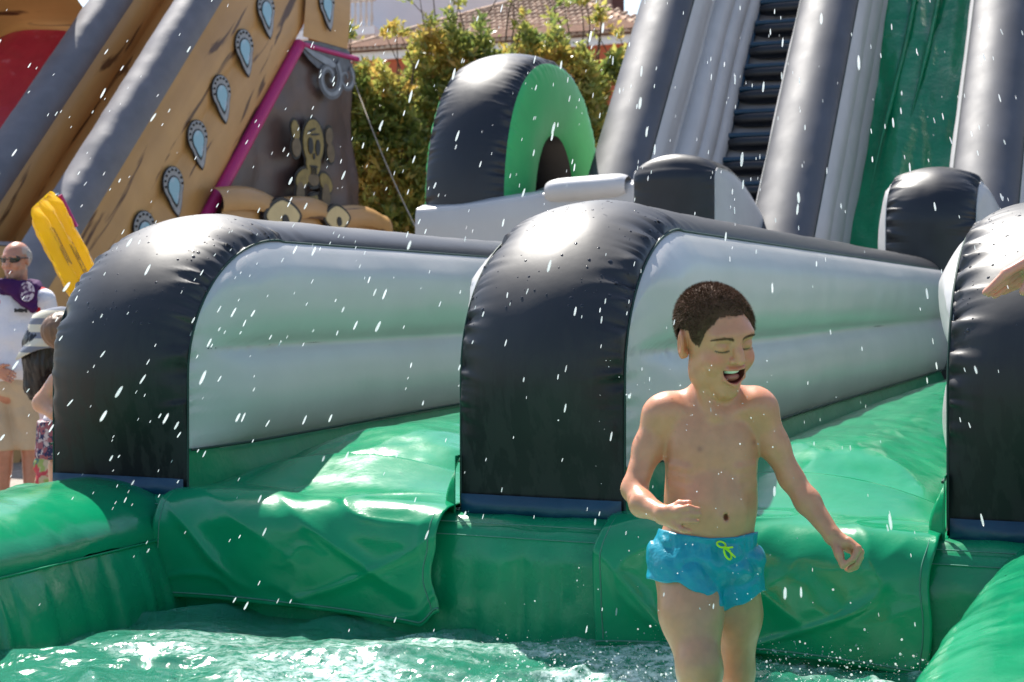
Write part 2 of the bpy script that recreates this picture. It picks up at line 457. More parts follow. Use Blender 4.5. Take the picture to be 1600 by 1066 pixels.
for i, (u0, u1, c) in enumerate(walls): beads(c, 190, 1.30, 40 + i)

# lanes -----------------------------------------------------------------------
def lane(u0, u1, seed):
    t = np.linspace(0, 1, 90)
    v = np.concatenate([np.linspace(-.10, .0, 16)[:-1], np.linspace(0, 1.2, 80)[:-1], np.linspace(1.2, 5.6, 50)])
    bz = (np.sin(math.pi * t) ** .7)[None, :]
    f = sstep(-.06, .55, v)[:, None]
    z = .822 + .022 * sstep(0, 3, v)[:, None] + (.02 + .145 * f) * bz
    z = z - .16 * (np.clip(-v, 0, 1) / .1)[:, None] ** 2
    k = np.exp(-(v / .55) ** 2)[:, None]
    wr = .011 * ridge(t[None, :] * 3.2 + v[:, None] * 2.4 + seed, v[:, None] * 4.5 - t[None, :] * 2.0, seed) + .004 * ridge(t[None, :] * 7 - v[:, None] * 3 + 5, v[:, None] * 9 + t[None, :] * 3, seed + 3)
    z = z + wr * k * np.sin(math.pi * t)[None, :] ** .5 + .004 * fbm(t[None, :] * 8, v[:, None] * 6, seed, 3)
    pl = .010 * ridge(v[:, None] * 16, t[None, :] * 1.5, seed + 8) * np.exp(-np.minimum(t, 1 - t) / .06)[None, :]
    z = z + pl * sstep(0.1, .5, v)[:, None]
    G = L2(u0 + (u1 - u0) * t[None, :] + 0 * z, v[:, None] + 0 * z, z)
    return sheet('lane_bed', G, M['green_wet'], landing, flip=True)

def flap(u0, u1, seed, cut, zlow):
    """loose sheet draped over the end of a lane, hanging over the pool's back wall"""
    t = np.linspace(0, 1, 120)
    q = np.linspace(0, 1, 110)           # 0 on the lane, 1 at the hem
    n = 110
    Lq = .66; sdist = q * Lq
    top = .30
    v = np.where(sdist < top, .26 - sdist, 0)
    z = np.zeros_like(q)
    # profile: along the lane, round the edge, then hanging
    vv = []; zz = []
    for s_ in sdist:
        if s_ < top:
            vv.append(.26 - s_); zz.append(0)
        else:
            a = (s_ - top) / .10
            if a < math.pi / 2: vv.append(-.04 - .10 * math.sin(a)); zz.append(-.10 * (1 - math.cos(a)))
            else:
                d = (s_ - top) - .157; vv.append(-.14 - .012 * d); zz.append(-.10 - d)
    vv = np.array(vv); zz = np.array(zz)
    f = sstep(-.06, .55, vv)[:, None]
    bz = (np.sin(math.pi * t) ** .7)[None, :]
    lanez = .822 + (.02 + .145 * f) * bz
    hang = sstep(.2, .5, sdist)[:, None]
    Z = (lanez + .012) * 1.0 + zz[:, None]
    V = vv[:, None] + 0 * Z
    hemlow = cut(t)[None, :]
    Z = np.where(zz[:, None] < -.05, .835 + (Z - .835) * 1.0, Z)
    Z = Z - (hemlow - .0) * sstep(.45, 1, q)[:, None]
    # folds
    X = t[None, :]; Q = q[:, None]
    fo = .034 * ridge(X * 1.6 + Q * 1.9 + seed * 1.7, Q * 1.5 - X * 1.1 + seed, 1) + .022 * np.maximum(ridge(X * 3.4 - Q * 2.6 + seed, Q * 1.2 + X * .8, 4), 0) ** 2.5 + .016 * np.maximum(ridge(X * 2.2 + Q * 4.6 + 3, Q * .9 - X * 1.4, seed + 2), 0) ** 4 + .004 * ridge(X * 8 + Q * 4, Q * 6 - X * 5, seed + 5) * sstep(-.2, .6, vn(X * 3, Q * 3, seed))
    amp = sstep(.12, .5, q)[:, None] * (1 - .45 * sstep(.8, 1, q)[:, None]) * (.35 + .65 * np.sin(math.pi * np.clip(t, .02, .98)) ** .5)[None, :]
    V = V - (fo * .8 + .012) * amp * (.4 + .6 * hang)
    Z = Z + fo * .55 * amp * (1 - hang * .8) 
    U = u0 + (u1 - u0) * t[None, :] + .012 * vn(Q * 6, X * 2, seed) * hang
    G = L2(U, V, Z)
    o = sheet('draped_flap', G, M['green_wet'], landing, thick=.0025, flip=True)
    hem = G[-3] + np.array(L2(0, -.004, 0) - L2(0, 0, 0))
    MB().tube(hem, .0022, 4).build('hem_stitching', M['stitch'], o)
    MB().tube(G[8:-3, 3] + np.array(L2(0, -.003, .0) - L2(0, 0, 0)), .0018, 4).build('side_stitching', M['stitch'], o)
    MB().tube(G[8:-3, -4] + np.array(L2(0, -.003, .0) - L2(0, 0, 0)), .0018, 4).build('side_stitching', M['stitch'], o)
    return o
lane(0.0, .85, 1.0); lane(1.30, 2.10, 5.0)
flap(-.015, .845, 1.0, lambda t: -.03 * (1 - t) + .0 * t - .05 * sstep(.93, 1, t), .5)
flap(1.285, 2.085, 6.0, lambda t: -.0 + .01 * t, .5)

# pool walls --------------------------------------------------------------------
UL, UR, VF = 0.0, 2.20, -2.5
def pool_side(u_in, sgn, seed, v_far):
    """side tube of the pool: pleated inner face, seam, rounded crown, outer face"""
    prof = [(0, .10), (.0, .3), (.012, .5), (.004, .66), (-.004, .715)]      # (outward offset negative = into the pool)
    inner = np.array(prof)
    th = np.linspace(math.pi * 1.0, -.15, 26)
    crown = np.stack([.287 + .285 * np.cos(th), .715 + .15 * np.sin(th) + 0 * th], 1)
    outer = np.array([(.56, .5), (.575, .25), (.55, .0)])
    v = np.linspace(v_far, VF, 200)
    zi = np.interp(np.linspace(0, 1, 26), np.linspace(0, 1, 5), inner[:, 1]); oi = np.interp(np.linspace(0, 1, 26), np.linspace(0, 1, 5), inner[:, 0])
    pl = .016 * ridge(v[:, None] * 11 + seed, zi[None, :] * 1.2, seed) + .010 * ridge(v[:, None] * 24, zi[None, :] * 2 + 4, seed + 2)
    env = np.sin(math.pi * np.clip((zi - .1) / .615, 0, 1))[None, :] ** .5
    O = oi[None, :] * 0 - .075 * np.sin(math.pi * np.clip((zi - .1) / .615, 0, 1) ** 1.5)[None, :] + pl * env
    sheet('pool_side_face', L2(u_in + sgn * O, v[:, None] + 0 * O, zi[None, :] + 0 * O), M['green'], landing, flip=sgn > 0)
    K_ = np.concatenate([crown, outer])
    O = K_[:, 0][None, :] + .003 * fbm(v[:, None] * 7, K_[:, 0][None, :] * 9, seed, 2)
    Zc = K_[:, 1][None, :] + .004 * fbm(v[:, None] * 5, K_[:, 0][None, :] * 6, seed + 3, 3) + .006 * ridge(v[:, None] * 14, K_[:, 0][None, :] * 3, seed) * np.exp(-np.maximum(K_[:, 0], 0) / .07)[None, :]
    sheet('pool_side_tube', L2(u_in + sgn * O, v[:, None] + 0 * O, Zc), M['green_wet'], landing, flip=sgn > 0)
    MB().tube(L2(u_in - sgn * .003, v, .716), .003, 5).build('seam_piping', M['green_band'], landing)
pool_side(UL - .0, -1, 3, -.02); pool_side(UR, 1, 8, -.02)
def pool_back():
    u = np.linspace(-.60, 2.85, 240)
    pr = np.array([(.06, .826), (.0, .826), (-.045, .818), (-.085, .785), (-.108, .72), (-.115, .62), (-.110, .5), (-.09, .35), (-.06, .1)])
    k = np.linspace(0, 1, 40); kk = np.linspace(0, 1, len(pr))
    pv, pz = np.interp(k, kk, pr[:, 0]), np.interp(k, kk, pr[:, 1])
    amp = sstep(.3, .6, k)[None, :]
    V = pv[None, :] + .010 * fbm(u[:, None] * 5, pz[None, :] * 3, 2, 3) * amp + .008 * ridge(u[:, None] * 9, pz[None, :] * 1.5, 5) * amp
    Z = pz[None, :] + .004 * fbm(u[:, None] * 9, pv[None, :] * 9, 3, 2) * (1 - amp)
    sheet('pool_back_face', L2(u[:, None] + 0 * V, V, Z), M['green'], landing, flip=True)
    for z_, v_ in ((.775, -.096), (.805, -.072)):
        MB().tube(L2(u, v_, z_), .0015, 4).build('seam_stitching', M['stitch'], landing)
pool_back()
# pool front tube (below the picture) and floor
t_ = np.linspace(0, 2 * math.pi, 20); uu = np.linspace(-.55, 2.75, 40)
sheet('pool_front_tube', L2(uu[:, None] + 0 * t_[None, :], VF - .28 + .28 * np.cos(t_)[None, :] + 0 * uu[:, None], .43 + .41 * np.sin(t_)[None, :] + 0 * uu[:, None]), M['green'], landing)
fl = np.array([L2(u, v, .20) for u, v in ((-.05, .1), (2.25, .1), (2.25, VF - .1), (-.05, VF - .1))])
fl2 = fl.copy(); fl2[:, 2] = .02
obj('pool_floor', np.concatenate([fl2, fl]), [(0, 1, 2, 3), (7, 6, 5, 4), (0, 4, 5, 1), (1, 5, 6, 2), (2, 6, 7, 3), (3, 7, 4, 0)], M['green'], landing, smooth=False)
# small torn tab and dark gap beside each divider foot
for (u0, sg) in ((.85, -1), (2.10, -1)):
    b = np.linspace(0, 1, 12); a = np.linspace(0, 1, 6)
    Uq = u0 + sg * (.035 * np.sin(b * 3)[None, :] * (1 - b)[None, :] * a[:, None] + .03 * a[:, None] * (1 - b)[None, :]) - .004
    sheet('corner_tab', L2(Uq, -.03 + .03 * a[:, None] + 0 * Uq, .80 + .17 * b[None, :] + 0 * Uq), M['green_wet'], landing, thick=.002)

# ------------------------------------------------------------------ pool water
def water_mat():
    m = bpy.data.materials.new('pool_water'); m.use_nodes = True
    t = m.node_tree; N = t.nodes.new; K = t.links.new
    t.nodes.remove(t.nodes['Principled BSDF']); out = t.nodes['Material Output']
    tr = N('ShaderNodeBsdfTransparent'); tr.inputs[0].default_value = (.70, .97, .86, 1)
    gl = N('ShaderNodeBsdfGlossy'); gl.inputs[1].default_value = .07; gl.inputs[0].default_value = (1, 1, 1, 1)
    fr = N('ShaderNodeFresnel'); fr.inputs[0].default_value = 1.33
    tc = N('ShaderNodeTexCoord')
    n = N('ShaderNodeTexNoise'); n.inputs['Scale'].default_value = 26; n.inputs['Detail'].default_value = 5; n.inputs['Distortion'].default_value = .6; K(tc.outputs['Object'], n.inputs['Vector'])
    n2 = N('ShaderNodeTexNoise'); n2.inputs['Scale'].default_value = 120; n2.inputs['Detail'].default_value = 3; K(tc.outputs['Object'], n2.inputs['Vector'])
    bp = N('ShaderNodeBump'); bp.inputs['Strength'].default_value = .30; bp.inputs['Distance'].default_value = .02; K(n.outputs[0], bp.inputs['Height'])
    bp2 = N('ShaderNodeBump'); bp2.inputs['Strength'].default_value = .12; bp2.inputs['Distance'].default_value = .004; K(n2.outputs[0], bp2.inputs['Height']); K(bp.outputs[0], bp2.inputs['Normal'])
    K(bp2.outputs[0], gl.inputs['Normal']); K(bp2.outputs[0], fr.inputs['Normal'])
    tb = N('ShaderNodeBsdfDiffuse'); tb.inputs[0].default_value = (.08, .54, .34, 1)   # cloudy green body of the water
    mt = N('ShaderNodeMixShader'); mt.inputs[0].default_value = .30; K(tr.outputs[0], mt.inputs[1]); K(tb.outputs[0], mt.inputs[2])
    mx = N('ShaderNodeMixShader'); K(fr.outputs[0], mx.inputs[0]); K(mt.outputs[0], mx.inputs[1]); K(gl.outputs[0], mx.inputs[2])
    # churned, airy water: fine white bubbles where the vertex attribute says so
    df = N('ShaderNodeBsdfPrincipled'); df.inputs['Base Color'].default_value = (.70, .84, .79, 1); df.inputs['Roughness'].default_value = .12
    K(bp2.outputs[0], df.inputs['Normal'])
    at = N('ShaderNodeVertexColor'); at.layer_name = 'Col'
    n3 = N('ShaderNodeTexNoise'); n3.inputs['Scale'].default_value = 45; n3.inputs['Detail'].default_value = 6; n3.inputs['Roughness'].default_value = .7; K(tc.outputs['Object'], n3.inputs['Vector'])
    th = N('ShaderNodeMapRange'); th.inputs[1].default_value = .40; th.inputs[2].default_value = .60; K(n3.outputs[0], th.inputs[0])
    mu = N('ShaderNodeMath'); mu.operation = 'MULTIPLY'; K(at.outputs[0], mu.inputs[0]); K(th.outputs[0], mu.inputs[1])
    mx2 = N('ShaderNodeMixShader'); K(mu.outputs[0], mx2.inputs[0]); K(mx.outputs[0], mx2.inputs[1]); K(df.outputs[0], mx2.inputs[2])
    K(mx2.outputs[0], out.inputs[0])
    return m
BOY = np.array([.40, 3.33])
def pool_water():
    u = np.linspace(UL - .03, UR + .03, 340); v = np.linspace(-.06, VF + .02, 340)
    Ug, Vg = np.meshgrid(u, v, indexing='ij')
    W = L2(Ug, Vg, 0)
    x, y = W[..., 0], W[..., 1]
    rb = np.hypot(x - BOY[0], y - BOY[1])
    z = .535 + .026 * fbm(x * 2.4 + 2, y * 3.6, 1, 2) + .016 * ridge(x * 3.5 + y, y * 6.0 - x, 3) + .0045 * fbm(x * 12, y * 17, 5, 3)
    z = z + .014 * np.exp(-(rb / .75) ** 2) * ridge(x * 8, y * 10, 7) + .010 * np.exp(-(rb / .75) ** 2) * fbm(x * 26, y * 30, 8, 3)
    edge = np.minimum(np.minimum(Ug - UL, UR - Ug), -.06 - Vg); z = np.where(edge < .06, z - .0 * edge, z)
    foam = np.clip(1.0 * np.exp(-(rb / .75) ** 2) * sstep(-.6, .4, fbm(x * 6, y * 8, 2, 3)) + .55 * sstep(.0, .7, fbm(x * 2.5 + 9, y * 3.5, 4, 3)) * sstep(4.35, 3.9, y), 0, 1)
    W[..., 2] = z
    o = sheet('water', W, water_mat(), None, col=np.repeat(foam.reshape(-1, 1), 3, 1), kind='structure', flip=True)
    return o
pool_water()

# ================================================================== tall slide behind
TH = R(50)
def inc(v0, z0, th=TH):
    c, s = math.cos(th), math.sin(th)
    return lambda a, b: (v0 + a * c - b * s, z0 + a * s + b * c)
tower = empty('tall_inflatable_slide', L2(.1, 9, 0), 'tall grey and navy inflatable slide with black climbing steps and a green chute', 'inflatable slide')
TV0, TZ0 = 6.55, .25
mp = inc(TV0, TZ0)
def add_uv(o, uvs):
    me = o.data; l = me.uv_layers.new(name='UVMap')
    vi = np.empty(len(me.loops), np.int32); me.loops.foreach_get('vertex_index', vi)
    l.data.foreach_set('uv', np.asarray(uvs, np.float32)[vi].ravel())
for i, (u0, u1) in enumerate([(-1.32, -.90), (-.07, .35), (1.17, 1.59), (2.42, 2.84)]):
    wall(tower, 'w', u0, u1, 8.4, .95, .2, mp, .09, dict(cover=M['navy'], side=M['grey_light']), side_bulge=.07, seams=(.36, .68),
         seed=20 + i, pleat=.006, top_bulge=.11, na=120, part='side_wall', pleat_b=(9, 1), pleat_w=.16, lump=.001)
# beds
def bed(u0, u1, m, name, b0, wr):
    a = np.linspace(.3, 8.4, 140); t = np.linspace(0, 1, 40)
    B = b0 + wr * (fbm(a[:, None] * 1.2 + t[None, :] * 1.5, t[None, :] * 3, 5, 3) + .7 * ridge(a[:, None] * .5 + t[None, :] * 1.3, t[None, :] * .8, 9))
    v, z = mp(a[:, None] + 0 * B, B)
    return sheet(name, L2(u0 + (u1 - u0) * t[None, :] + 0 * B, v, z), m, tower, flip=True)
bed(-.90, -.07, M['grey_shaded'], 'climbing_bed', .20, .01)
bed(.35, 1.17, M['green_slide'], 'green_chute', .22, .035)
bed(1.59, 2.42, M['green_slide'], 'green_chute', .22, .035)
# loose fold lines down the chute
for k in range(2):
    a = np.linspace(2.2 + k * .6, 7, 60); uu = .50 + k * .16 + .09 * (a - 2) * (.7 + .2 * k) * .5 + .02 * np.sin(a * 2)
    v, z = mp(a, np.full_like(a, .262)); mb = MB(); mb.tube(L2(np.clip(uu, .38, 1.14), v, z), np.interp(a, [a[0], a[0] + .8, 7], [.002, .02, .02]), 6)
    mb.build('fabric_fold', M['green_slide'], tower)
# climbing steps: black bolster with a blue top edge
def bolster():
    n = 14; t = np.linspace(0, 2 * math.pi, 15)[:-1]; x = np.linspace(-.275, .275, 14)
    rr = .050 * (1 - .35 * np.abs(x / .275) ** 6)
    return x, t, rr
for k in range(22):
    a0 = .95 + k * .25
    x, t, rr = bolster()
    V_, Z_ = mp(a0 + rr[:, None] * 1.0 * np.cos(t)[None, :], .27 + rr[:, None] * 1.15 * np.sin(t)[None, :])
    G = L2(-.345 + x[:, None] + 0 * V_, V_, Z_)
    stp = obj('climbing_step', G.reshape(-1, 3), np.ascontiguousarray(grid_faces(14, 14, wrap_m=True)), M['black_smooth'], tower)
    V_, Z_ = mp(a0 + .055 + .022 * np.cos(t[::2])[None, :] + 0 * x[:, None], .305 + .022 * np.sin(t[::2])[None, :] + 0 * x[:, None])
    obj('blue_edge', L2(-.345 + x[:, None] + 0 * V_, V_, Z_).reshape(-1, 3), np.ascontiguousarray(grid_faces(14, 7, wrap_m=True)), M['blue'], stp)
a = np.linspace(.4, 8, 30)
for uo in (-.655, -.63):
    v, z = mp(a, .27 + 0 * a); MB().tube(L2(uo, v, z), .014, 6).build('blue_strap', M['blue'], tower)
for uo, bo, ro in ((-.85, .52, .10), (-.78, .40, .10), (-.71, .29, .085)):
    v, z = mp(a, bo + 0 * a); MB().tube(L2(uo + .01 * np.sin(a * 3), v, z), ro, 14).build('inner_roll', M['grey_light'], tower)
# top block behind, so that the slide has a summit
v, z = mp(8.4, 0)
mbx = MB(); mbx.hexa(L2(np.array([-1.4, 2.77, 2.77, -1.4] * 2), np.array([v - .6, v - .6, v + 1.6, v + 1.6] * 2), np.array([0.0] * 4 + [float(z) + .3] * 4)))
mbx.build('summit_block', M['grey_shaded'], tower, smooth=False)

# ------------------------------------------------------------------ bumpers at the foot of the tall slide
def bumper(u0, u1, v0, ztop, Lb, drop, boxy, label, seed):
    e = empty('inflatable_bumper', L2((u0 + u1) / 2, v0, 0), label, 'bumper', 'bumpers at the foot of the tall slide')
    g, c = wall(e, 'b', u0, u1, Lb, ztop - .55, .07 if boxy else .26, lambda a, b: (v0 + a, .55 + b), .05 if boxy else .10,
                dict(cover=M['black_smooth'], side=M['grey_light'], pipe=M['grey_light']), side_bulge=.045 if boxy else .09, seams=(.5,), seed=seed, pleat=.005 if boxy else .022,
                tail=lambda a: drop * sstep(.25, Lb, a), top_bulge=.09, na=60, part='end_cushion', pleat_b=(.3, 9))
    return e
bumper(-.52, -.02, 5.55, 2.13, 2.3, .62, True, 'black fronted boxy bumper with pale grey sweeping side below the climbing steps', 31)
bumper(.97, 1.47, 5.62, 2.03, 1.6, .55, False, 'round topped black bumper with puckered edges below the green chute', 34)

# ------------------------------------------------------------------ entrance: grey barrier wall and the black and green arch
ent = empty('inflatable_entrance', L2(-1.3, 6.0, 0), 'black and bright green inflatable arch on a low pale grey barrier', 'inflatable arch')
def barrier():
    u = np.linspace(-2.17, -.50, 60); k = np.linspace(0, 1, 30)
    pr = np.array([(0, .0), (-.03, .6), (-.035, 1.4), (-.02, 1.86), (0.0, 1.90), (.1, 1.93), (.2, 1.92), (.3, 1.85), (.32, 1.5), (.32, 0)])
    pv, pz = np.interp(k, np.linspace(0, 1, 10), pr[:, 0]), np.interp(k, np.linspace(0, 1, 10), pr[:, 1])
    Z = pz[None, :] * 1.025 * (1 + .065 * sstep(-2.2, -.6, u)[:, None]) + .006 * fbm(u[:, None] * 3, pz[None, :] * 3, 4, 2)
    sheet('barrier_wall', L2(u[:, None] + 0 * Z, 5.95 + pv[None, :] + .01 * fbm(u[:, None] * 2, pz[None, :] * 2, 3, 2), Z), M['grey'], ent, flip=True)
    # pale bolster lying on the barrier
    uu = np.linspace(-1.24, -.70, 30); t = np.linspace(0, 2 * math.pi, 17)[:-1]
    rr = .085 * (1 - .25 * np.abs((uu + .97) / .27) ** 8)
    puck = 1 + .05 * vn(uu[:, None] * 30, t[None, :] * 2, 1) * (np.sin(t)[None, :] < 0)
    G = L2(uu[:, None] + 0 * t[None, :], 5.98 + rr[:, None] * 1.3 * np.cos(t)[None, :], 2.05 + .05 * (uu[:, None] + .95) + rr[:, None] * np.sin(t)[None, :] * puck)
    obj('top_bolster', G.reshape(-1, 3), np.ascontiguousarray(grid_faces(30, 16, wrap_m=True)), M['grey_light'], ent)
    for u_ in (-.58, -.46):
        MB().tube(L2(u_, np.full(8, 5.91), np.linspace(1.2, 2.03, 8)), .012, 5).build('vertical_seam', M['grey_light'], ent)
barrier()
def arch():
    uB, uF = -2.17, -1.60
    vc, rv, zb, H = 7.02, .93, 1.90, 1.10
    th = np.linspace(0, math.pi, 320)
    def outline(r, h, p=2.35):
        c, s = np.cos(th), np.sin(th)
        return vc - np.sign(c) * np.abs(c) ** (2 / p) * r, zb + np.abs(s) ** (2 / p) * h
    vo, zo = outline(rv, H, 2.3); vi, zi = outline(.40, .60, 2.1)
    t = np.linspace(0, 1, 36)
    out = np.stack([vo - vc, (zo - zb)], 1); out /= np.linalg.norm(out, axis=1)[:, None]
    b = .085 * np.sin(math.pi * t) ** .6
    s = np.concatenate([[0], np.cumsum(np.hypot(np.diff(vo), np.diff(zo)))])
    tt = np.minimum(t, 1 - t) * .6
    pl = .030 * (ridge(s[:, None] * 22, (t > .5)[None, :] * 7.0 + tt[None, :] * 5, 1) + .5 * ridge(s[:, None] * 48, (t > .5)[None, :] * 3.0, 2) - .6) * np.exp(-tt / .038)[None, :] * (1 - np.exp(-tt / .008))[None, :]
    D = b[None, :] + pl
    G = L2(uB + (uF - uB) * t[None, :] + 0 * D, vo[:, None] + out[:, 0][:, None] * D, zo[:, None] + out[:, 1][:, None] * D)
    sheet('black_cover', G, M['black_smooth'], ent, flip=False)
    r = np.linspace(0, 1, 24)
    for (u_, sg) in ((uF, 1), (uB, -1)):
        B = .06 * np.sin(math.pi * r) ** .7
        vv = vo[:, None] + (vi - vo)[:, None] * r[None, :]; zz = zo[:, None] + (zi - zo)[:, None] * r[None, :]
        pk = .008 * ridge(s[:, None] * 26, r[None, :] * 2, 4 + sg) * np.exp(-r / .08)[None, :] * (1 - np.exp(-r / .01))[None, :]
        sheet('green_face', L2(u_ + sg * (B[None, :] + pk), vv, zz), M['green_bright'], ent, flip=sg < 0)
    # tunnel lining
    B = .03 * np.cos(np.linspace(0, 8 * math.pi, 36))
    sheet('dark_lining', L2(uB + (uF - uB) * t[None, :] + 0 * vi[:, None], vi[:, None] + 0 * t[None, :], zi[:, None] + B[None, :] * .0), M['black_smooth'], ent)
    # added black rolls closing the far side so the opening stays dark
    for k in range(3):
        MB().tube(L2(np.full(2, uB + .16), np.array([6.58, 7.52]), np.array([2.0 + .22 * k] * 2)), .115, 12).build('inner_roll', M['black_smooth'], ent)
arch()
# navy pad on the barrier in front of the arch opening
uu = np.linspace(-1.64, -1.0, 20); t = np.linspace(0, math.pi, 12)
G = L2(uu[:, None] + 0 * t[None, :], 6.28 + .26 * np.cos(t)[None, :] + 0 * uu[:, None], 1.86 + (.14 + .1 * sstep(-1.64, -1.3, uu))[:, None] * np.sin(t)[None, :])
sheet('navy_pad', G, M['navy'], ent, flip=False)

# ================================================================== pirate slide on the left
pir = empty('pirate_inflatable_slide', L2(-7, 10, 0), 'wood printed pirate ship inflatable slide with grey tubes and a row of portholes', 'inflatable slide')
PT = math.tan(R(46.8))
def pz(v): return 1.93 + PT * (v - 7.87)
UO = -6.32
pm = inc(6.35, pz(6.35) - .0, R(46.8))
def pwall(u0, u1, seed):
    # rounded grey tube on top of a wood-printed wall
    a = np.linspace(-1.5, 9.2, 170); th = np.linspace(-.25, math.pi + .25, 30)
    rad = .225
    B = rad * np.sin(th)[None, :] * (1 + .02 * fbm(a[:, None] * 5, th[None, :], seed, 3)) + .003 * vn(a[:, None] * 20, th[None, :] * 2, seed)
    U = (u0 + u1) / 2 - (u1 - u0) / 2 * np.cos(th)[None, :] * 1.05 + 0 * B
    v, z = pm(a[:, None] + 0 * B, B)
    sheet('grey_tube', L2(U, v, z), M['purple_grey'], pir, flip=True)
def wood_sheet(name, G, m=None, flip=False, parent=None, thick=0):
    o = sheet(name, G, m or M['wood'], parent or pir, flip=flip, thick=thick)
    n, mm, _ = G.shape
    da = np.linalg.norm(np.diff(G, axis=0), axis=2).mean(1); db = np.linalg.norm(np.diff(G, axis=1), axis=2).mean(0)
    x = np.concatenate([[0], np.cumsum(da)]); y = np.concatenate([[0], np.cumsum(db)])
    uv = np.stack(np.meshgrid(x, y, indexing='ij'), -1).reshape(-1, 2)
    add_uv(o, uv); return o
pwall(UO - .44, UO, 1)
pwall(UO - 1.52, UO - 1.08, 2)
# inner wood wall between the tubes (bulged vertically-run planks) and the red chute
a = np.linspace(-1.5, 9.2, 80); b = np.linspace(-1.05, .02, 24)
Bu = .07 * np.abs(np.sin(3 * math.pi * (b + 1.05) / 1.07)) ** .7
v, z = pm(a[:, None] + 0 * b[None, :], b[None, :] + 0 * a[:, None])
wood_sheet('inner_wall', L2(UO - 1.08 + Bu[None, :] + 0 * v, v, z), M['wood'])
v2, z2 = pm(a[:, None] + 0 * b[None, :], np.linspace(-1.05, -.95, 24)[None, :] + 0 * a[:, None])
wood_sheet('wood_chute_floor', L2(np.linspace(UO - 1.08, UO - .44, 24)[None, :] + 0 * v2, v2, z2), M['wood_shaded'], flip=True)
# red chute further left
tt = np.linspace(0, 1, 24); v3, z3 = pm(a[:, None] + 0 * tt[None, :], -.18 + .10 * np.sin(math.pi * tt)[None, :] + .02 * fbm(a[:, None], tt[None, :] * 3, 3, 2))
cut = a < 5.3
sheet('red_chute', L2(UO - 2.87 + 1.35 * tt[None, :] + 0 * v3, v3, z3)[cut], M['red'], pir, flip=True)
# crossing wood boards above the red chute
tt2 = np.linspace(0, 1, 14)
vA, zA = pm(np.full(14, 5.3), np.linspace(-.3, 1.6, 14))
Gx = L2(np.linspace(UO - 4.5, UO - 1.52, 30)[:, None] + 0 * zA[None, :], (vA + .05 * np.abs(np.sin(np.linspace(0, 3 * math.pi, 14))))[None, :] + np.zeros((30, 1)), zA[None, :] + np.zeros((30, 1)))
wood_sheet('cross_boards', Gx, M['wood_shaded'])
pwall(UO - 3.32, UO - 2.88, 4)
a_ = np.linspace(-1.5, 9.2, 50); b_ = np.linspace(-.6, .02, 12)
v, z = pm(a_[:, None] + 0 * b_[None, :], b_[None, :] + 0 * a_[:, None])
wood_sheet('inner_wall', L2(UO - 2.87 + 0 * v, v, z), M['wood_shaded'])
# outer wood side: between the tube and the pink piping
PW = 1.20
a = np.linspace(-1.2, 8.6, 140); b = np.linspace(-PW, .0, 40)
Bu = .05 * np.abs(np.sin(2 * math.pi * (b + PW) / PW)) ** .6
v, z = pm(a[:, None] + 0 * b[None, :], b[None, :] + 0 * a[:, None])
wood_sheet('outer_side', L2(UO + Bu[None, :] + 0 * v, v, z))
pv, pzz = pm(np.linspace(-1.2, 6.30, 60), np.full(60, -PW - .055))
MB().tube(L2(UO + .03, pv, pzz), .068, 10).build('pink_piping', M['pink'], pir)
# box at the top with wood front, pink line below
VT = float(pv[-1]); ZT = float(pzz[-1])
bb = np.linspace(0, 1, 20); aa = np.linspace(0, 1, 20)
Gb = L2(UO + .06 + .04 * np.abs(np.sin(bb * 2 * math.pi))[None, :] + 0 * aa[:, None], VT + .02 + 1.0 * aa[:, None] + 0 * bb[None, :], ZT + .08 + 2.2 * bb[None, :] + 0 * aa[:, None])
wood_sheet('top_box_side', Gb)
wood_sheet('top_box_front', L2(UO + .06 - .5 * aa[:, None] + 0 * bb[None, :], VT + 1.02 + 0 * aa[:, None] + 0 * bb[None, :], ZT + .08 + 2.2 * bb[None, :] + 0 * aa[:, None]), M['wood_shaded'])
MB().tube(L2(UO + .05, np.linspace(VT, VT + 1.28, 12), ZT + 0 * np.linspace(0, 1, 12)), .030, 10).build('pink_piping', M['pink'], pir)
# brown side panel below the pink piping, hung with a free, slightly wavy edge
av = np.linspace(0, 1, 70); bz = np.linspace(0, 1, 60)
def panel_pt(s, q):
    """s 0..1 along the bottom from front to back; q 0..1 up"""
    vmin_at = lambda zz: 9.59 + (zz - 2.06) / math.tan(R(46.8)) - .1
    zz = .2 + q * (ZT - .02 - .2)
    v0_ = vmin_at(np.maximum(zz, .3)); v1_ = VT + 1.45 + .16 * (1 - q) 
    return v0_ + (v1_ - v0_) * s, zz
S_, Q_ = np.meshgrid(av, bz, indexing='ij')
vv, zz = panel_pt(S_, Q_)
sheet('brown_side_panel', L2(UO - .06 + .03 * np.sin(vv * 3 + zz) + .05 * ridge(vv * .6, zz * 1.2, 3) * sstep(.4, 1, S_) + .012 * fbm(vv * 3, zz * 3, 1, 2), vv, zz), M['brown_panel'], pir, thick=.01)
# wood hull bulges along the foot of the brown panel, with painted eyes
hv = np.linspace(9.72, VT + 1.75, 90); ht = np.linspace(-.5, 1.7, 14)
Hz = 2.40 + .07 * np.abs(np.sin(hv * 2.6)) - .06 * (hv - 9.2) * .5
G = L2(UO + .26 - .14 * (1 - np.cos(ht))[None, :] + .05 * np.abs(np.sin(hv * 2.6))[:, None], hv[:, None] + 0 * ht[None, :], Hz[:, None] - .16 + .16 * np.sin(ht)[None, :])
wood_sheet('hull_bulge', G, M['wood'], flip=True)
G = L2(UO + .24 + 0 * hv[:, None] + 0 * ht[None, :], hv[:, None] + 0 * ht[None, :], np.linspace(0, 1, 14)[None, :] * (Hz[:, None] - .20))
wood_sheet('hull_wall', G, M['wood'])
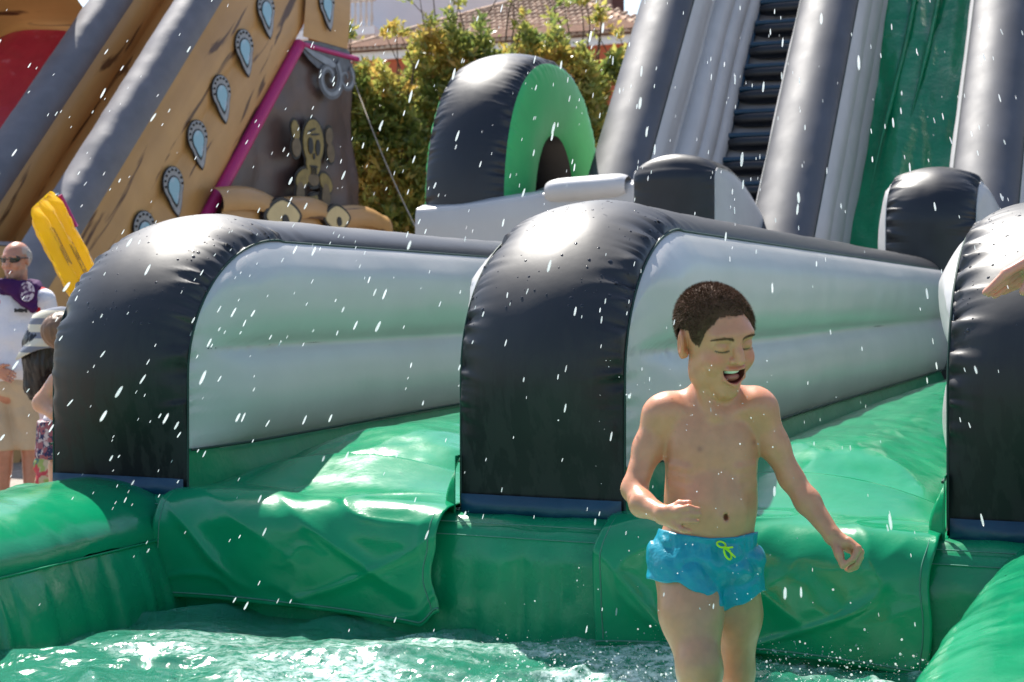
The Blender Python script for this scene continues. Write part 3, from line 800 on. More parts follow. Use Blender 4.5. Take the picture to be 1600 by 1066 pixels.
# flat painted marks
M['p_black'] = mat('black_print', (.012, .012, .014), .5, .4, vary=.2)
M['p_ochre'] = mat('ochre_print', (.24, .18, .055), .5, .4, vary=.3, vscale=14)
M['p_ochre2'] = mat('brown_print', (.14, .10, .055), .5, .4, vary=.3, vscale=14)
M['p_cream'] = mat('cream_print', (.62, .50, .26), .5, .4, vary=.1)
M['p_steel'] = mat('steel_print', (.11, .12, .14), .5, .4, vary=.35, vscale=9)
M['p_steel2'] = mat('pale_steel_print', (.24, .27, .31), .5, .4, vary=.25, vscale=9)
M['p_glass'] = mat('sky_blue_print', (.25, .46, .57), .4, .5, noise=((.50, .55, .68), 9, .5, .62))
M['p_rim'] = mat('grey_rim_print', (.30, .31, .33), .5, .4, vary=.25, vscale=20)
def disc_pts(fn, n=40): return [fn(2 * math.pi * k / n) for k in range(n)]
def flat_shape(name, pts2, frame, m, parent, off, hole=None, thick=.006):
    """pts2 in a plane frame (origin, ex, ey, n)"""
    o_, ex, ey, n_ = frame
    p = np.array(pts2); N_ = len(p)
    top = o_ + p[:, :1] * ex + p[:, 1:2] * ey + n_ * off
    bot = top - n_ * thick
    if hole is None:
        Fs = [tuple(range(N_))] + [(i, N_ + i, N_ + (i + 1) % N_, (i + 1) % N_) for i in range(N_)]
        return obj(name, np.concatenate([top, bot]), Fs, m, parent, smooth=False)
    h = np.array(hole); ht_ = o_ + h[:, :1] * ex + h[:, 1:2] * ey + n_ * off
    Fs = [(i, (i + 1) % N_, N_ + (i + 1) % N_, N_ + i) for i in range(N_)]
    V_ = np.concatenate([top, ht_, bot]); Fs += [(i, 2 * N_ + i, 2 * N_ + (i + 1) % N_, (i + 1) % N_) for i in range(N_)]
    return obj(name, V_, Fs, m, parent, smooth=False)
EV = L2(0, 1, 0) - L2(0, 0, 0); EUv = L2(1, 0, 0) - L2(0, 0, 0); EZ = np.array([0, 0, 1.0])
def tear(r, ang=-1.30, point=2.0):
    def f(a):
        d = (a - ang + math.pi) % (2 * math.pi) - math.pi
        k = 1 + (point - 1) * max(0, 1 - abs(d) / .9) ** 1.8
        return (math.cos(a) * r * .98 * k, math.sin(a) * r * k)
    return f
for (px, py) in [(416, 12), (382, 71), (346, 143), (309, 214), (271, 287), (226, 357), (511, 3)]:
    k = (px - CX) / F      # plane u = UO + .11
    uq = UO + (.068 if px != 511 else .115)
    # solve X = k Y on that plane for v
    v_ = (k * (A0[1] - SA * uq) - A0[0] - CA * uq) / (SA - k * CA)
    Y_ = A0[1] - SA * uq + CA * v_
    z_ = CZ + (HY - py) / F * Y_
    fr = (L2(uq, v_, z_), EV, EZ, EUv)
    s_ = .155
    ph = flat_shape('porthole', disc_pts(lambda a: (lambda q: (q[0] * 1.06, q[1]))(tear(s_ * 1.06)(a)), 48), fr, M['p_black'], pir, 0, thick=.012)
    flat_shape('porthole_rim', disc_pts(lambda a: (lambda q: (q[0] * 1.06, q[1]))(tear(s_)(a)), 48), fr, M['p_rim'], ph, .004)
    flat_shape('porthole_line', disc_pts(lambda a: (lambda q: (q[0] * 1.02, q[1] - .03))(tear(s_ * .68, point=1.9)(a)), 48), fr, M['p_black'], ph, .008)
    flat_shape('porthole_glass', disc_pts(lambda a: (lambda q: (q[0] * 1.02, q[1] - .03))(tear(s_ * .58, point=1.9)(a)), 48), fr, M['p_glass'], ph, .012)
    mb = MB()
    for j in range(9):
        a = .1 + j * .42; c_ = fr[0] + EV * math.cos(a) * s_ * .84 * 1.06 + EZ * (math.sin(a) * s_ * .84) + EUv * .007
        mb.box(c_, (.010, .010, .010))
    mb.build('rivets', M['p_black'], ph, smooth=False, kind='stuff')
def px_on_panel(px, py, uq):
    k = (px - CX) / F
    v_ = (k * (A0[1] - SA * uq) - A0[0] - CA * uq) / (SA - k * CA); Y_ = A0[1] - SA * uq + CA * v_
    return v_, CZ + (HY - py) / F * Y_
# skull and bones emblem, in its own plane coordinates
ev, ez = px_on_panel(485, 252, UO + .02)
fr = (L2(UO + .05, ev, ez), EV * 1.0, EZ, EUv)
def blob(cx, cy, rx, ry, rot=0, n=28, sq=2.0):
    out = []
    for k in range(n):
        a = 2 * math.pi * k / n; x = abs(math.cos(a)) ** (2 / sq) * math.copysign(1, math.cos(a)) * rx; y = abs(math.sin(a)) ** (2 / sq) * math.copysign(1, math.sin(a)) * ry
        out.append((cx + x * math.cos(rot) - y * math.sin(rot), cy + x * math.sin(rot) + y * math.cos(rot)))
    return out
fr = (fr[0], fr[1] * .92, fr[2], fr[3])
emb = bpy.data.objects.new('skull_emblem', None); link(emb); emb.parent = pir; emb.location = Vector([float(q) for q in fr[0] - ORG[pir.name]]); ORG[emb.name] = fr[0]; emb['label'] = 'ochre skull and bones print on the brown side'
shapes = [(0, .20, .24, .25, 0, 'p_ochre'), (0, -.02, .17, .14, 0, 'p_ochre'), (-.42, .30, .085, .11, .5, 'p_ochre'), (-.40, .12, .10, .10, -.3, 'p_ochre2'), (.42, .12, .09, .11, .3, 'p_ochre2'), (.38, .30, .085, .10, -.5, 'p_ochre2'),
          (-.25, -.20, .17, .09, .35, 'p_ochre'), (-.31, -.38, .095, .14, 0, 'p_ochre2'), (.30, -.22, .16, .09, -.4, 'p_ochre'), (.30, -.38, .10, .15, 0, 'p_ochre2'), (0, -.20, .13, .07, 0, 'p_ochre2'), (-.02, -.42, .12, .06, .2, 'p_ochre')]
for i, (x, y, rx, ry, ro, mm) in enumerate(shapes):
    flat_shape('print_outline', blob(x, y, rx + .03, ry + .03, ro), fr, M['p_black'], emb, .000 + i * .0004)
    flat_shape('print_fill', blob(x, y, rx, ry, ro), fr, M[mm], emb, .010 + i * .0004)
for (x, y, rx, ry, ro) in [(-.08, .16, .06, .09, .1), (.09, .15, .055, .09, -.1), (.0, .05, .025, .035, 0), (-.05, .33, .10, .012, .3), (.03, .29, .11, .012, .1), (0, -.06, .10, .012, 0), (0, -.10, .012, .05, 0), (.05, -.1, .012, .05, 0), (-.05, -.1, .012, .05, 0), (0, -.29, .11, .015, .1), (0, -.36, .12, .015, .2)]:
    flat_shape('print_mark', blob(x, y, rx, ry, ro), fr, M['p_black'], emb, .020)
# grey painted swirls in the upper corner
def swirl(px, py, r0, r1, turns, m, wdt, off, a0=1.6, sg=1):
    v_, z_ = px_on_panel(px, py, UO + .02)
    o_ = L2(UO + .06, v_, z_)
    n = 70; V_ = []; 
    for k in range(n):
        t = k / (n - 1); a = a0 + sg * turns * 2 * math.pi * t; r = r0 + (r1 - r0) * t; ww = wdt * (1 - .6 * t)
        for q in (-1, 1):
            V_.append(o_ + EV * math.cos(a) * (r + q * ww) * 1.25 + EZ * math.sin(a) * (r + q * ww) + EUv * off)
    obj('painted_swirl', V_, np.ascontiguousarray(grid_faces(n, 2)), m, pir)
v1, z1 = px_on_panel(475, 75, UO + .02); v2_, z2_ = px_on_panel(540, 100, UO + .02)
def curve_band(name, pxs, wid, m, off):
    V_ = []
    for (px, py), w_ in zip(pxs, wid):
        v_, z_ = px_on_panel(px, py, UO + .02)
        o_ = L2(UO + .05 + off, v_, z_); V_ += [o_ + EZ * w_, o_ - EZ * w_]
    obj(name, V_, np.ascontiguousarray(grid_faces(len(pxs), 2)), m, pir)
curve_band('painted_wave', [(463, 68), (478, 78), (492, 86), (506, 90), (520, 92), (534, 94), (543, 96)], [.02, .10, .14, .17, .18, .15, .10], M['p_steel'], .0)
curve_band('painted_wave', [(470, 74), (484, 84), (500, 93), (512, 99), (520, 104)], [.01, .03, .04, .04, .02], M['p_steel2'], .012)
swirl(509, 122, .235, .03, 1.35, M['p_steel'], .07, .004, a0=.9, sg=-1)
swirl(509, 122, .235, .03, 1.35, M['p_steel2'], .025, .010, a0=.9, sg=-1)
swirl(535, 122, .15, .02, 1.2, M['p_steel'], .05, .004, a0=1.0, sg=-1)
swirl(535, 122, .15, .02, 1.2, M['p_steel2'], .018, .010, a0=1.0, sg=-1)
for (px, py, s_) in ((436, 338, .30), (521, 341, .24)):
    v_, z_ = px_on_panel(px, py, UO + .25); fr2 = (L2(UO + .30, v_, z_), EV, EZ, EUv)
    eye = flat_shape('painted_eye', [(x * s_ * 1.15, y * s_ * .62) for x, y in blob(0, 0, 1.12, 1.05, .1, sq=1.5)], fr2, M['p_black'], pir, .0, thick=.05)
    flat_shape('eye_white', [(x * s_ * 1.15, y * s_ * .62) for x, y in blob(0, 0, .95, .85, .1, sq=1.5)], fr2, M['p_cream'], eye, .006)
    flat_shape('pupil', [(x * s_ * 1.15, y * s_ * .62) for x, y in blob(.1, -.25, .2, .35, .1)], fr2, M['p_black'], eye, .012)
# end cushion at the foot of the nearer tube
wall(pir, 'c', UO - .95, UO - .30, 1.3, 1.78, .12, lambda a, b: (6.75 + a, b), .05, dict(cover=M['purple_grey'], side=[M['purple_grey'], M['wood']]), side_bulge=.05, seams=(.5,), seed=55, pleat=.004, na=30, part='end_cushion')
for o_ in bpy.data.objects:
    if o_.type == 'MESH' and o_.data.materials and o_.data.materials[0] in (M['wood'], M['wood_shaded']) and not o_.data.uv_layers:
        co = np.array([v.co[:] for v in o_.data.vertices]); add_uv(o_, np.stack([co[:, 2], co[:, 1]], 1))

# ================================================================== background: house with a tiled roof, white house, shrubs
M['orange_wall'] = mat('orange_render', (.46, .12, .06), .8, .2, vary=.15, vscale=1.5, bump=[(30, .2, .01)])
M['white_wall'] = mat('white_render', (.84, .83, .83), .8, .2, vary=.04, vscale=1)
M['beige_wall'] = mat('beige_render', (.48, .34, .27), .8, .2, vary=.1, vscale=1)
M['brown_paint'] = mat('dark_brown_paint', (.10, .035, .025), .5, .4, vary=.2)
M['cream_stone'] = mat('cream_stone', (.66, .58, .50), .75, .3, vary=.1)
M['steel_box'] = mat('grey_metal', (.25, .25, .26), .5, .5, vary=.2)
M['tile'] = mat('terracotta_tile', (.42, .25, .16), .8, .25, noise=[((.52, .38, .27), 1.7, .4, .62), ((.28, .13, .08), 2.9, .55, .75)], vary=.18, vscale=9, coord='Generated')
def tile_vary(m):
    t = m.node_tree; N = t.nodes.new; K = t.links.new; b = t.nodes['Principled BSDF']
    oi = N('ShaderNodeObjectInfo'); src = b.inputs['Base Color'].links[0].from_socket
    hs = N('ShaderNodeHueSaturation'); r = N('ShaderNodeMapRange'); r.inputs[3].default_value = .72; r.inputs[4].default_value = 1.25
    K(oi.outputs['Random'], r.inputs[0]); K(r.outputs[0], hs.inputs['Value']); K(src, hs.inputs['Color']); K(hs.outputs[0], b.inputs['Base Color'])
tile_vary(M['tile'])
YS = 50 / 28.0
ER = np.array([2.186, 28.0]) * YS; ez_ = CZ + (HY - 45) / F * 28 * YS
eL = np.array([-.906, .42]); eL /= np.linalg.norm(eL); eB = np.array([-eL[1], eL[0]]) * -1   # along the eave to the left, and back
if eB[1] < 0: eB = -eB
LEN = 5.75 * YS; TP = math.tan(R(24))
def RF(l, d, h=0.0):
    """roof plane: l along the eave from the right corner, d plan distance back, h above the plane"""
    p = ER + eL * l + eB * d
    return np.array([p[0], p[1], ez_ + d * TP + h])
house = empty('tile_roofed_house', np.array([*(ER + eL * LEN / 2 + eB * 4), 0.0]), 'orange house with a hipped terracotta tile roof beyond the shrubs', 'house')
DM = LEN / 2
roof_base = [RF(-.3, -.3), RF(LEN + .3, -.3), RF(LEN / 2, DM), RF(0, LEN), RF(LEN, LEN)]
b2 = lambda l, d: np.array([*(ER + eL * l + eB * d), ez_])
rb = [b2(-.35, -.35), b2(LEN + .35, -.35), b2(LEN + .35, LEN + .35), b2(-.35, LEN + .35), RF(LEN / 2, DM)]
rb2 = [p - np.array([0, 0, .16]) for p in rb[:4]]
M['roof_bed'] = mat('shaded_mortar', (.16, .085, .055), .9, .1, vary=.3)  # darkened bed stands in for the shade between the tiles
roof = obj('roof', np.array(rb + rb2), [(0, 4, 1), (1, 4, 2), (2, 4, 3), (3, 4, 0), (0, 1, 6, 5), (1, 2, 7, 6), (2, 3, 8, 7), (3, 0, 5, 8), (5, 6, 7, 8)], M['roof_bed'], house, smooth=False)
mb = MB(); q = [b2(l, d) for l, d in ((0, 0), (LEN, 0), (LEN, LEN), (0, LEN))]
mb.hexa([np.array([*p[:2], 0]) for p in q] + [np.array([*p[:2], ez_ - .14]) for p in q]); mb.build('wall', M['orange_wall'], house, smooth=False)
mb = MB(); q = [b2(l, d) for l, d in ((-.18, -.18), (LEN + .18, -.18), (LEN + .18, LEN + .18), (-.18, LEN + .18))]
mb.hexa([p - np.array([0, 0, .42]) for p in q] + [p - np.array([0, 0, .165]) for p in q]); mb.build('eave_moulding', M['white_wall'], house, smooth=False)
# barrel tiles, one object each for the largest, the rest joined
tw, tl = .215, .46
def barrel(rb_, l0):
    V_ = []; 
    for e, (y, r) in enumerate(((0, .108), (l0, .088))):
        for k in range(6):
            a = math.pi * k / 5
            V_.append((r * math.cos(a), y, r * math.sin(a) * .85))
    Fs = [(k, k + 1, 7 + k, 6 + k) for k in range(5)] + [tuple(range(6))[::-1]]
    return np.array(V_), Fs
bv, bf = barrel(0, tl * 1.18)
bme = mesh_np('roof_tile', bv, bf, True); bme.materials.append(M['tile'])
tiles = []
slope = math.atan(TP); nrows = int(DM / math.cos(slope) / tl * 1.0)
for r_ in range(nrows):
    d = -.35 + r_ * tl * math.cos(slope)
    l = -.3
    while l < LEN + .3:
        if d - .05 < l + .1 and d - .05 < LEN - l + .1:
            p = RF(l, d, .04); sx = CX + F * p[0] / p[1]; sy = HY - F * (p[2] - CZ) / p[1]
            if -12 < sy and 515 < sx < 1020: tiles.append((sy, p))
        l += tw
ydir = np.array([eB[0] * math.cos(slope), eB[1] * math.cos(slope), math.sin(slope)]); xdir = np.array([-eL[0], -eL[1], 0.0]); zdir = np.cross(xdir, ydir)
from mathutils import Matrix
Rm = Matrix((xdir, ydir, zdir)).transposed()
eul = Rm.to_euler()
# the ones not hidden by the shrubs come first
tiles.sort(key=lambda t: t[0])
rest = MB()
for i, (sy, p) in enumerate(tiles):
    j = random.uniform(-.012, .012)
    if i < 300: share('roof_tile', bme, roof, p + np.array([0, 0, j]), rot=eul)
    else: rest.add((bv @ np.array(Rm).T) + p + np.array([0, 0, j]), bf)
if rest.v: rest.build('lower_tiles', M['tile'], roof, kind='stuff')
# hip ridge tiles
for s_ in (0, 1):
    mb = MB()
    for k in range(16):
        d0, d1 = -.3 + k * .36, -.3 + (k + 1) * .36 + .05
        l0, l1 = (d0, d1) if s_ == 0 else (LEN - d0, LEN - d1)
        mb.tube([RF(l0, d0, .05), RF(l1, d1, .07)], [.13, .10], 8)
    mb.build('hip_ridge', M['tile'], roof, kind='stuff')
# upper storey behind with a brown downpipe board
up = empty('upper_storey', P(900, 455, 66) * [1, 1, 0], 'beige upper storey with a dark brown corner board above the tiled roof', 'house')
c0, c1 = P(840, 0, 66), P(956, 0, 66)
mb = MB(); mb.hexa([(c0[0], 66, 0), (c1[0], 66, 0), (c1[0], 74, 0), (c0[0], 74, 0), (c0[0], 66, 17), (c1[0], 66, 17), (c1[0], 74, 17), (c0[0], 74, 17)])
mb.build('wall', M['beige_wall'], up, smooth=False)
c2 = P(975, 0, 66)
mb = MB(); mb.hexa([(c1[0] + .003, 65.9, 0), (c2[0], 65.9, 0), (c2[0], 70, 0), (c1[0] + .003, 70, 0), (c1[0] + .003, 65.9, 16.5), (c2[0], 65.9, 16.5), (c2[0], 70, 16.5), (c1[0] + .003, 70, 16.5)])
mb.build('corner_board', M['brown_paint'], up, smooth=False)
# white house with balcony
wh = empty('white_house', P(640, 455, 74) * [1, 1, 0], 'white rendered house with a stone balcony balustrade at the upper left', 'house')
a0, a1 = P(380, 0, 74), P(800, 0, 74)
mb = MB(); mb.hexa([(a0[0], 74, 0), (a1[0], 77, 0), (a1[0], 86, 0), (a0[0], 86, 0), (a0[0], 74, 19), (a1[0], 77, 19), (a1[0], 86, 19), (a0[0], 86, 19)])
mb.build('wall', M['white_wall'], wh, smooth=False)
bal = bpy.data.objects.new('balcony', None); link(bal); bal.parent = wh; bl = P(550, 36, 70); bal.location = Vector([float(x) for x in bl - ORG[wh.name]]); ORG[bal.name] = bl
b0, b1 = P(430, 4, 71.5), P(585, 38, 69.5); zf = b1[2] - .05
mb = MB(); mb.hexa([(b0[0], b0[1], zf - .35), (b1[0], b1[1], zf - .35), (b1[0] + .6, 76.5, zf - .35), (b0[0], 76, zf - .35), (b0[0], b0[1], zf), (b1[0], b1[1], zf), (b1[0] + .6, 76.5, zf), (b0[0], 76, zf)])
mb.build('balcony_slab', M['white_wall'], bal, smooth=False)
prof = [(0, .07), (.04, .07), (.06, .035), (.12, .055), (.28, .075), (.42, .045), (.58, .03), (.68, .05), (.71, .03), (.76, .06), (.80, .06)]
V_ = []; seg = 8
for z_, r_ in prof:
    for k in range(seg): V_.append((r_ * math.cos(k * math.pi / 4), r_ * math.sin(k * math.pi / 4), z_ * 1.35))
bme2 = mesh_np('baluster', np.array(V_), np.ascontiguousarray(grid_faces(len(prof), seg, wrap_m=True))); bme2.materials.append(M['cream_stone'])
nb_ = 19
for k in range(nb_):
    t = k / (nb_ - 1); share('baluster', bme2, bal, np.array([b0[0] + (b1[0] - .12 - b0[0]) * t, b0[1] + (b1[1] - b0[1]) * t + .1, zf]))
mb = MB(); mb.hexa([(b0[0], b0[1] - .05, zf + 1.08), (b1[0] + .05, b1[1] - .05, zf + 1.08), (b1[0] + .05, b1[1] + .3, zf + 1.08), (b0[0], b0[1] + .3, zf + 1.08), (b0[0], b0[1] - .05, zf + 1.25), (b1[0] + .05, b1[1] - .05, zf + 1.25), (b1[0] + .05, b1[1] + .3, zf + 1.25), (b0[0], b0[1] + .3, zf + 1.25)])
mb.build('handrail', M['cream_stone'], bal, smooth=False)
ac = P(527, 40, 73.6)
acb = MB().box(ac, (.20, .25, .36)).build('air_conditioner', M['steel_box'], wh, smooth=False)
MB().box(ac + [0, -.27, -.5], (.26, .24, .02)).build('bracket', M['brown_paint'], wh, smooth=False)

# leafy shrubs ------------------------------------------------------------------------
def leaf_mat():
    m = bpy.data.materials.new('glossy_leaf'); m.use_nodes = True
    t = m.node_tree; N = t.nodes.new; K = t.links.new; b = t.nodes['Principled BSDF']
    at = N('ShaderNodeVertexColor'); at.layer_name = 'Col'; K(at.outputs[0], b.inputs['Base Color'])
    b.inputs['Roughness'].default_value = .28; b.inputs['Specular IOR Level'].default_value = .7
    tr = N('ShaderNodeBsdfTranslucent'); K(at.outputs[0], tr.inputs[0])
    mx = N('ShaderNodeMixShader'); mx.inputs[0].default_value = .58
    K(b.outputs[0], mx.inputs[1]); K(tr.outputs[0], mx.inputs[2]); K(mx.outputs[0], t.nodes['Material Output'].inputs[0])
    return m
M['leaf'] = leaf_mat()
M['bark'] = mat('brown_bark', (.11, .075, .05), .85, .2, vary=.3, vscale=12, bump=[(40, .6, .01)])
def shrub(px, Y, pw, ytop, n, seed, label, tall=0):
    rg = np.random.default_rng(seed)
    base = P(px, HY, Y); base[2] = 0
    e = empty('leafy_shrub', base, label, 'shrub', 'shrubs behind the inflatables')
    rx = pw / 2 / F * Y; H = CZ + (HY - ytop) / F * Y + .30
    # branches
    br = MB(); tips = []
    for k in range(11):
        a = rg.uniform(0, 2 * math.pi); r0 = rg.uniform(0, .25)
        p0 = base + [r0 * math.cos(a), r0 * math.sin(a), 0]
        x1 = rg.uniform(-.85, .85) * rx; y1 = rg.uniform(-.6, .6); h1 = H * rg.uniform(.7, .97)
        pts = []
        for t in np.linspace(0, 1, 9):
            pts.append(p0 + np.array([x1 * t ** 1.3, y1 * t, h1 * t]) + rg.normal(0, .04, 3) * (t > 0))
        br.tube(pts, np.linspace(.05, .010, 9), 6)
        tips.append(pts)
        for m_ in range(5):
            i = rg.integers(3, 8); q = pts[i]
            d = np.array([rg.normal(0, .5), rg.normal(0, .4), abs(rg.normal(.3, .4))]); d /= np.linalg.norm(d)
            sub = [q + d * t * rg.uniform(.5, 1.0) for t in (0, .3, .6)]
            br.tube(sub, [.016, .011, .005], 5); tips.append(sub)
    # a few bare shoots standing above the crown
    for k in range(4 + tall):
        x1 = rg.uniform(-.8, .8) * rx; z0 = H * .88; z1 = H + rg.uniform(.08, .38)
        sh = [base + [x1, 0, z0], base + [x1 + .05, .0, (z0 + z1) / 2], base + [x1 + rg.normal(0, .12), 0, z1]]
        br.tube(sh, [.014, .010, .004], 5); tips.append(sh)
    br.build('branches', M['bark'], e)
    # leaf clumps: rosettes of elongated leaves round clump centres
    nc = n // 9
    cx = rg.uniform(-1, 1, nc); cz = rg.uniform(.0, 1, nc) ** .62
    lim = np.clip(1.0 - .25 * (np.abs(cx) ** 3), 0, 1) * (1 - .10 * np.abs(vn(cx * 4 + seed, cz * 0, 2)))
    C = np.stack([cx * rx * (1.02 - .12 * cz ** 3), rg.uniform(-.9, .5, nc) * (1 - .3 * cz), .25 + cz * (H - .25) * lim], 1) + base
    front = rg.random(nc) < .55
    C[front, 1] = base[1] - .75 + rg.normal(0, .16, front.sum()) + .55 * (cz[front] ** 3)
    # clumps at shoot tips
    ex = np.array([t[-1] for t in tips if t[-1][2] > H * .75 for _ in range(3)] or [base + [0, 0, H]]) ; C = np.concatenate([C, ex + rg.normal(0, .05, ex.shape)])
    gap = vn(C[:, 0] * 2.2 + seed, C[:, 2] * 2.2, 5); C = C[gap > -.7]
    nl = 9; cc = np.repeat(C, nl, 0); N_ = len(cc)
    dirs = rg.normal(0, 1, (N_, 3)); dirs[:, 2] = np.abs(dirs[:, 2]) * .9 + .1; dirs[:, 1] -= .35
    dirs /= np.linalg.norm(dirs, axis=1)[:, None]
    Lf = rg.uniform(.085, .15, N_)[:, None]; Wf = Lf * rg.uniform(.17, .24, N_)[:, None]
    side = np.cross(dirs, rg.normal(0, 1, (N_, 3))); side /= np.linalg.norm(side, axis=1)[:, None]
    nrm = np.cross(side, dirs)
    cc = cc + rg.normal(0, .035, cc.shape)
    p0 = cc; p1 = cc + dirs * Lf * .5 + side * Wf + nrm * Wf * .5; p2 = cc + dirs * Lf - nrm * Lf * .12; p3 = cc + dirs * Lf * .5 - side * Wf + nrm * Wf * .5; pm_ = cc + dirs * Lf * .5
    V_ = np.stack([p0, p1, p2, p3, pm_], 1).reshape(-1, 3)
    o = np.arange(N_)[:, None] * 5
    Fs = np.concatenate([o + [0, 1, 4], o + [1, 2, 4], o + [2, 3, 4], o + [3, 0, 4]])
    k = np.clip(.38 + .5 * vn(np.repeat(C, nl, 0)[:, 0] * 3, np.repeat(C, nl, 0)[:, 2] * 3, seed) + rg.normal(0, .25, N_), 0, 1)[:, None]
    g1 = np.array([.17, .24, .06]); g2 = np.array([.42, .41, .10]); g3 = np.array([.58, .38, .09])
    col = np.where(k < .55, g1 + (g2 - g1) * (k / .55), g2 + (g3 - g2) * ((k - .55) / .45))
    col = np.repeat(col, 5, 0)
    obj('leaf_crown', V_, np.ascontiguousarray(Fs), M['leaf'], e, smooth=False, kind='stuff', col=col)
shrub(590, 21.5, 170, 128, 15000, 1, 'leftmost glossy leaved green and orange shrub, beside the brown pirate side panel', 1)
shrub(715, 22.3, 210, 50, 18000, 2, 'middle glossy leaved green and orange shrub behind the black and green arch', 3)
shrub(850, 22.0, 190, 58, 17000, 3, 'glossy leaved shrub between the arch top and the house corner, tall shoots on top', 2)
shrub(958, 22.6, 95, 100, 11000, 4, 'rightmost glossy leaved shrub, against the tall navy tube', 1)
# guy rope
M['rope'] = mat('pale_rope', (.45, .40, .33), .9, .1, vary=.2)
rp0, rp1 = P(548, 112, 18.9), P(668, 392, 15.5)
tt = np.linspace(0, 1, 16)[:, None]
tag(MB().tube(rp0 + (rp1 - rp0) * tt - np.array([0, 0, .10]) * np.sin(math.pi * tt), .006, 5).build('guy_rope', M['rope']), 'thin pale guy rope slanting down in front of the leafy shrubs', 'rope')

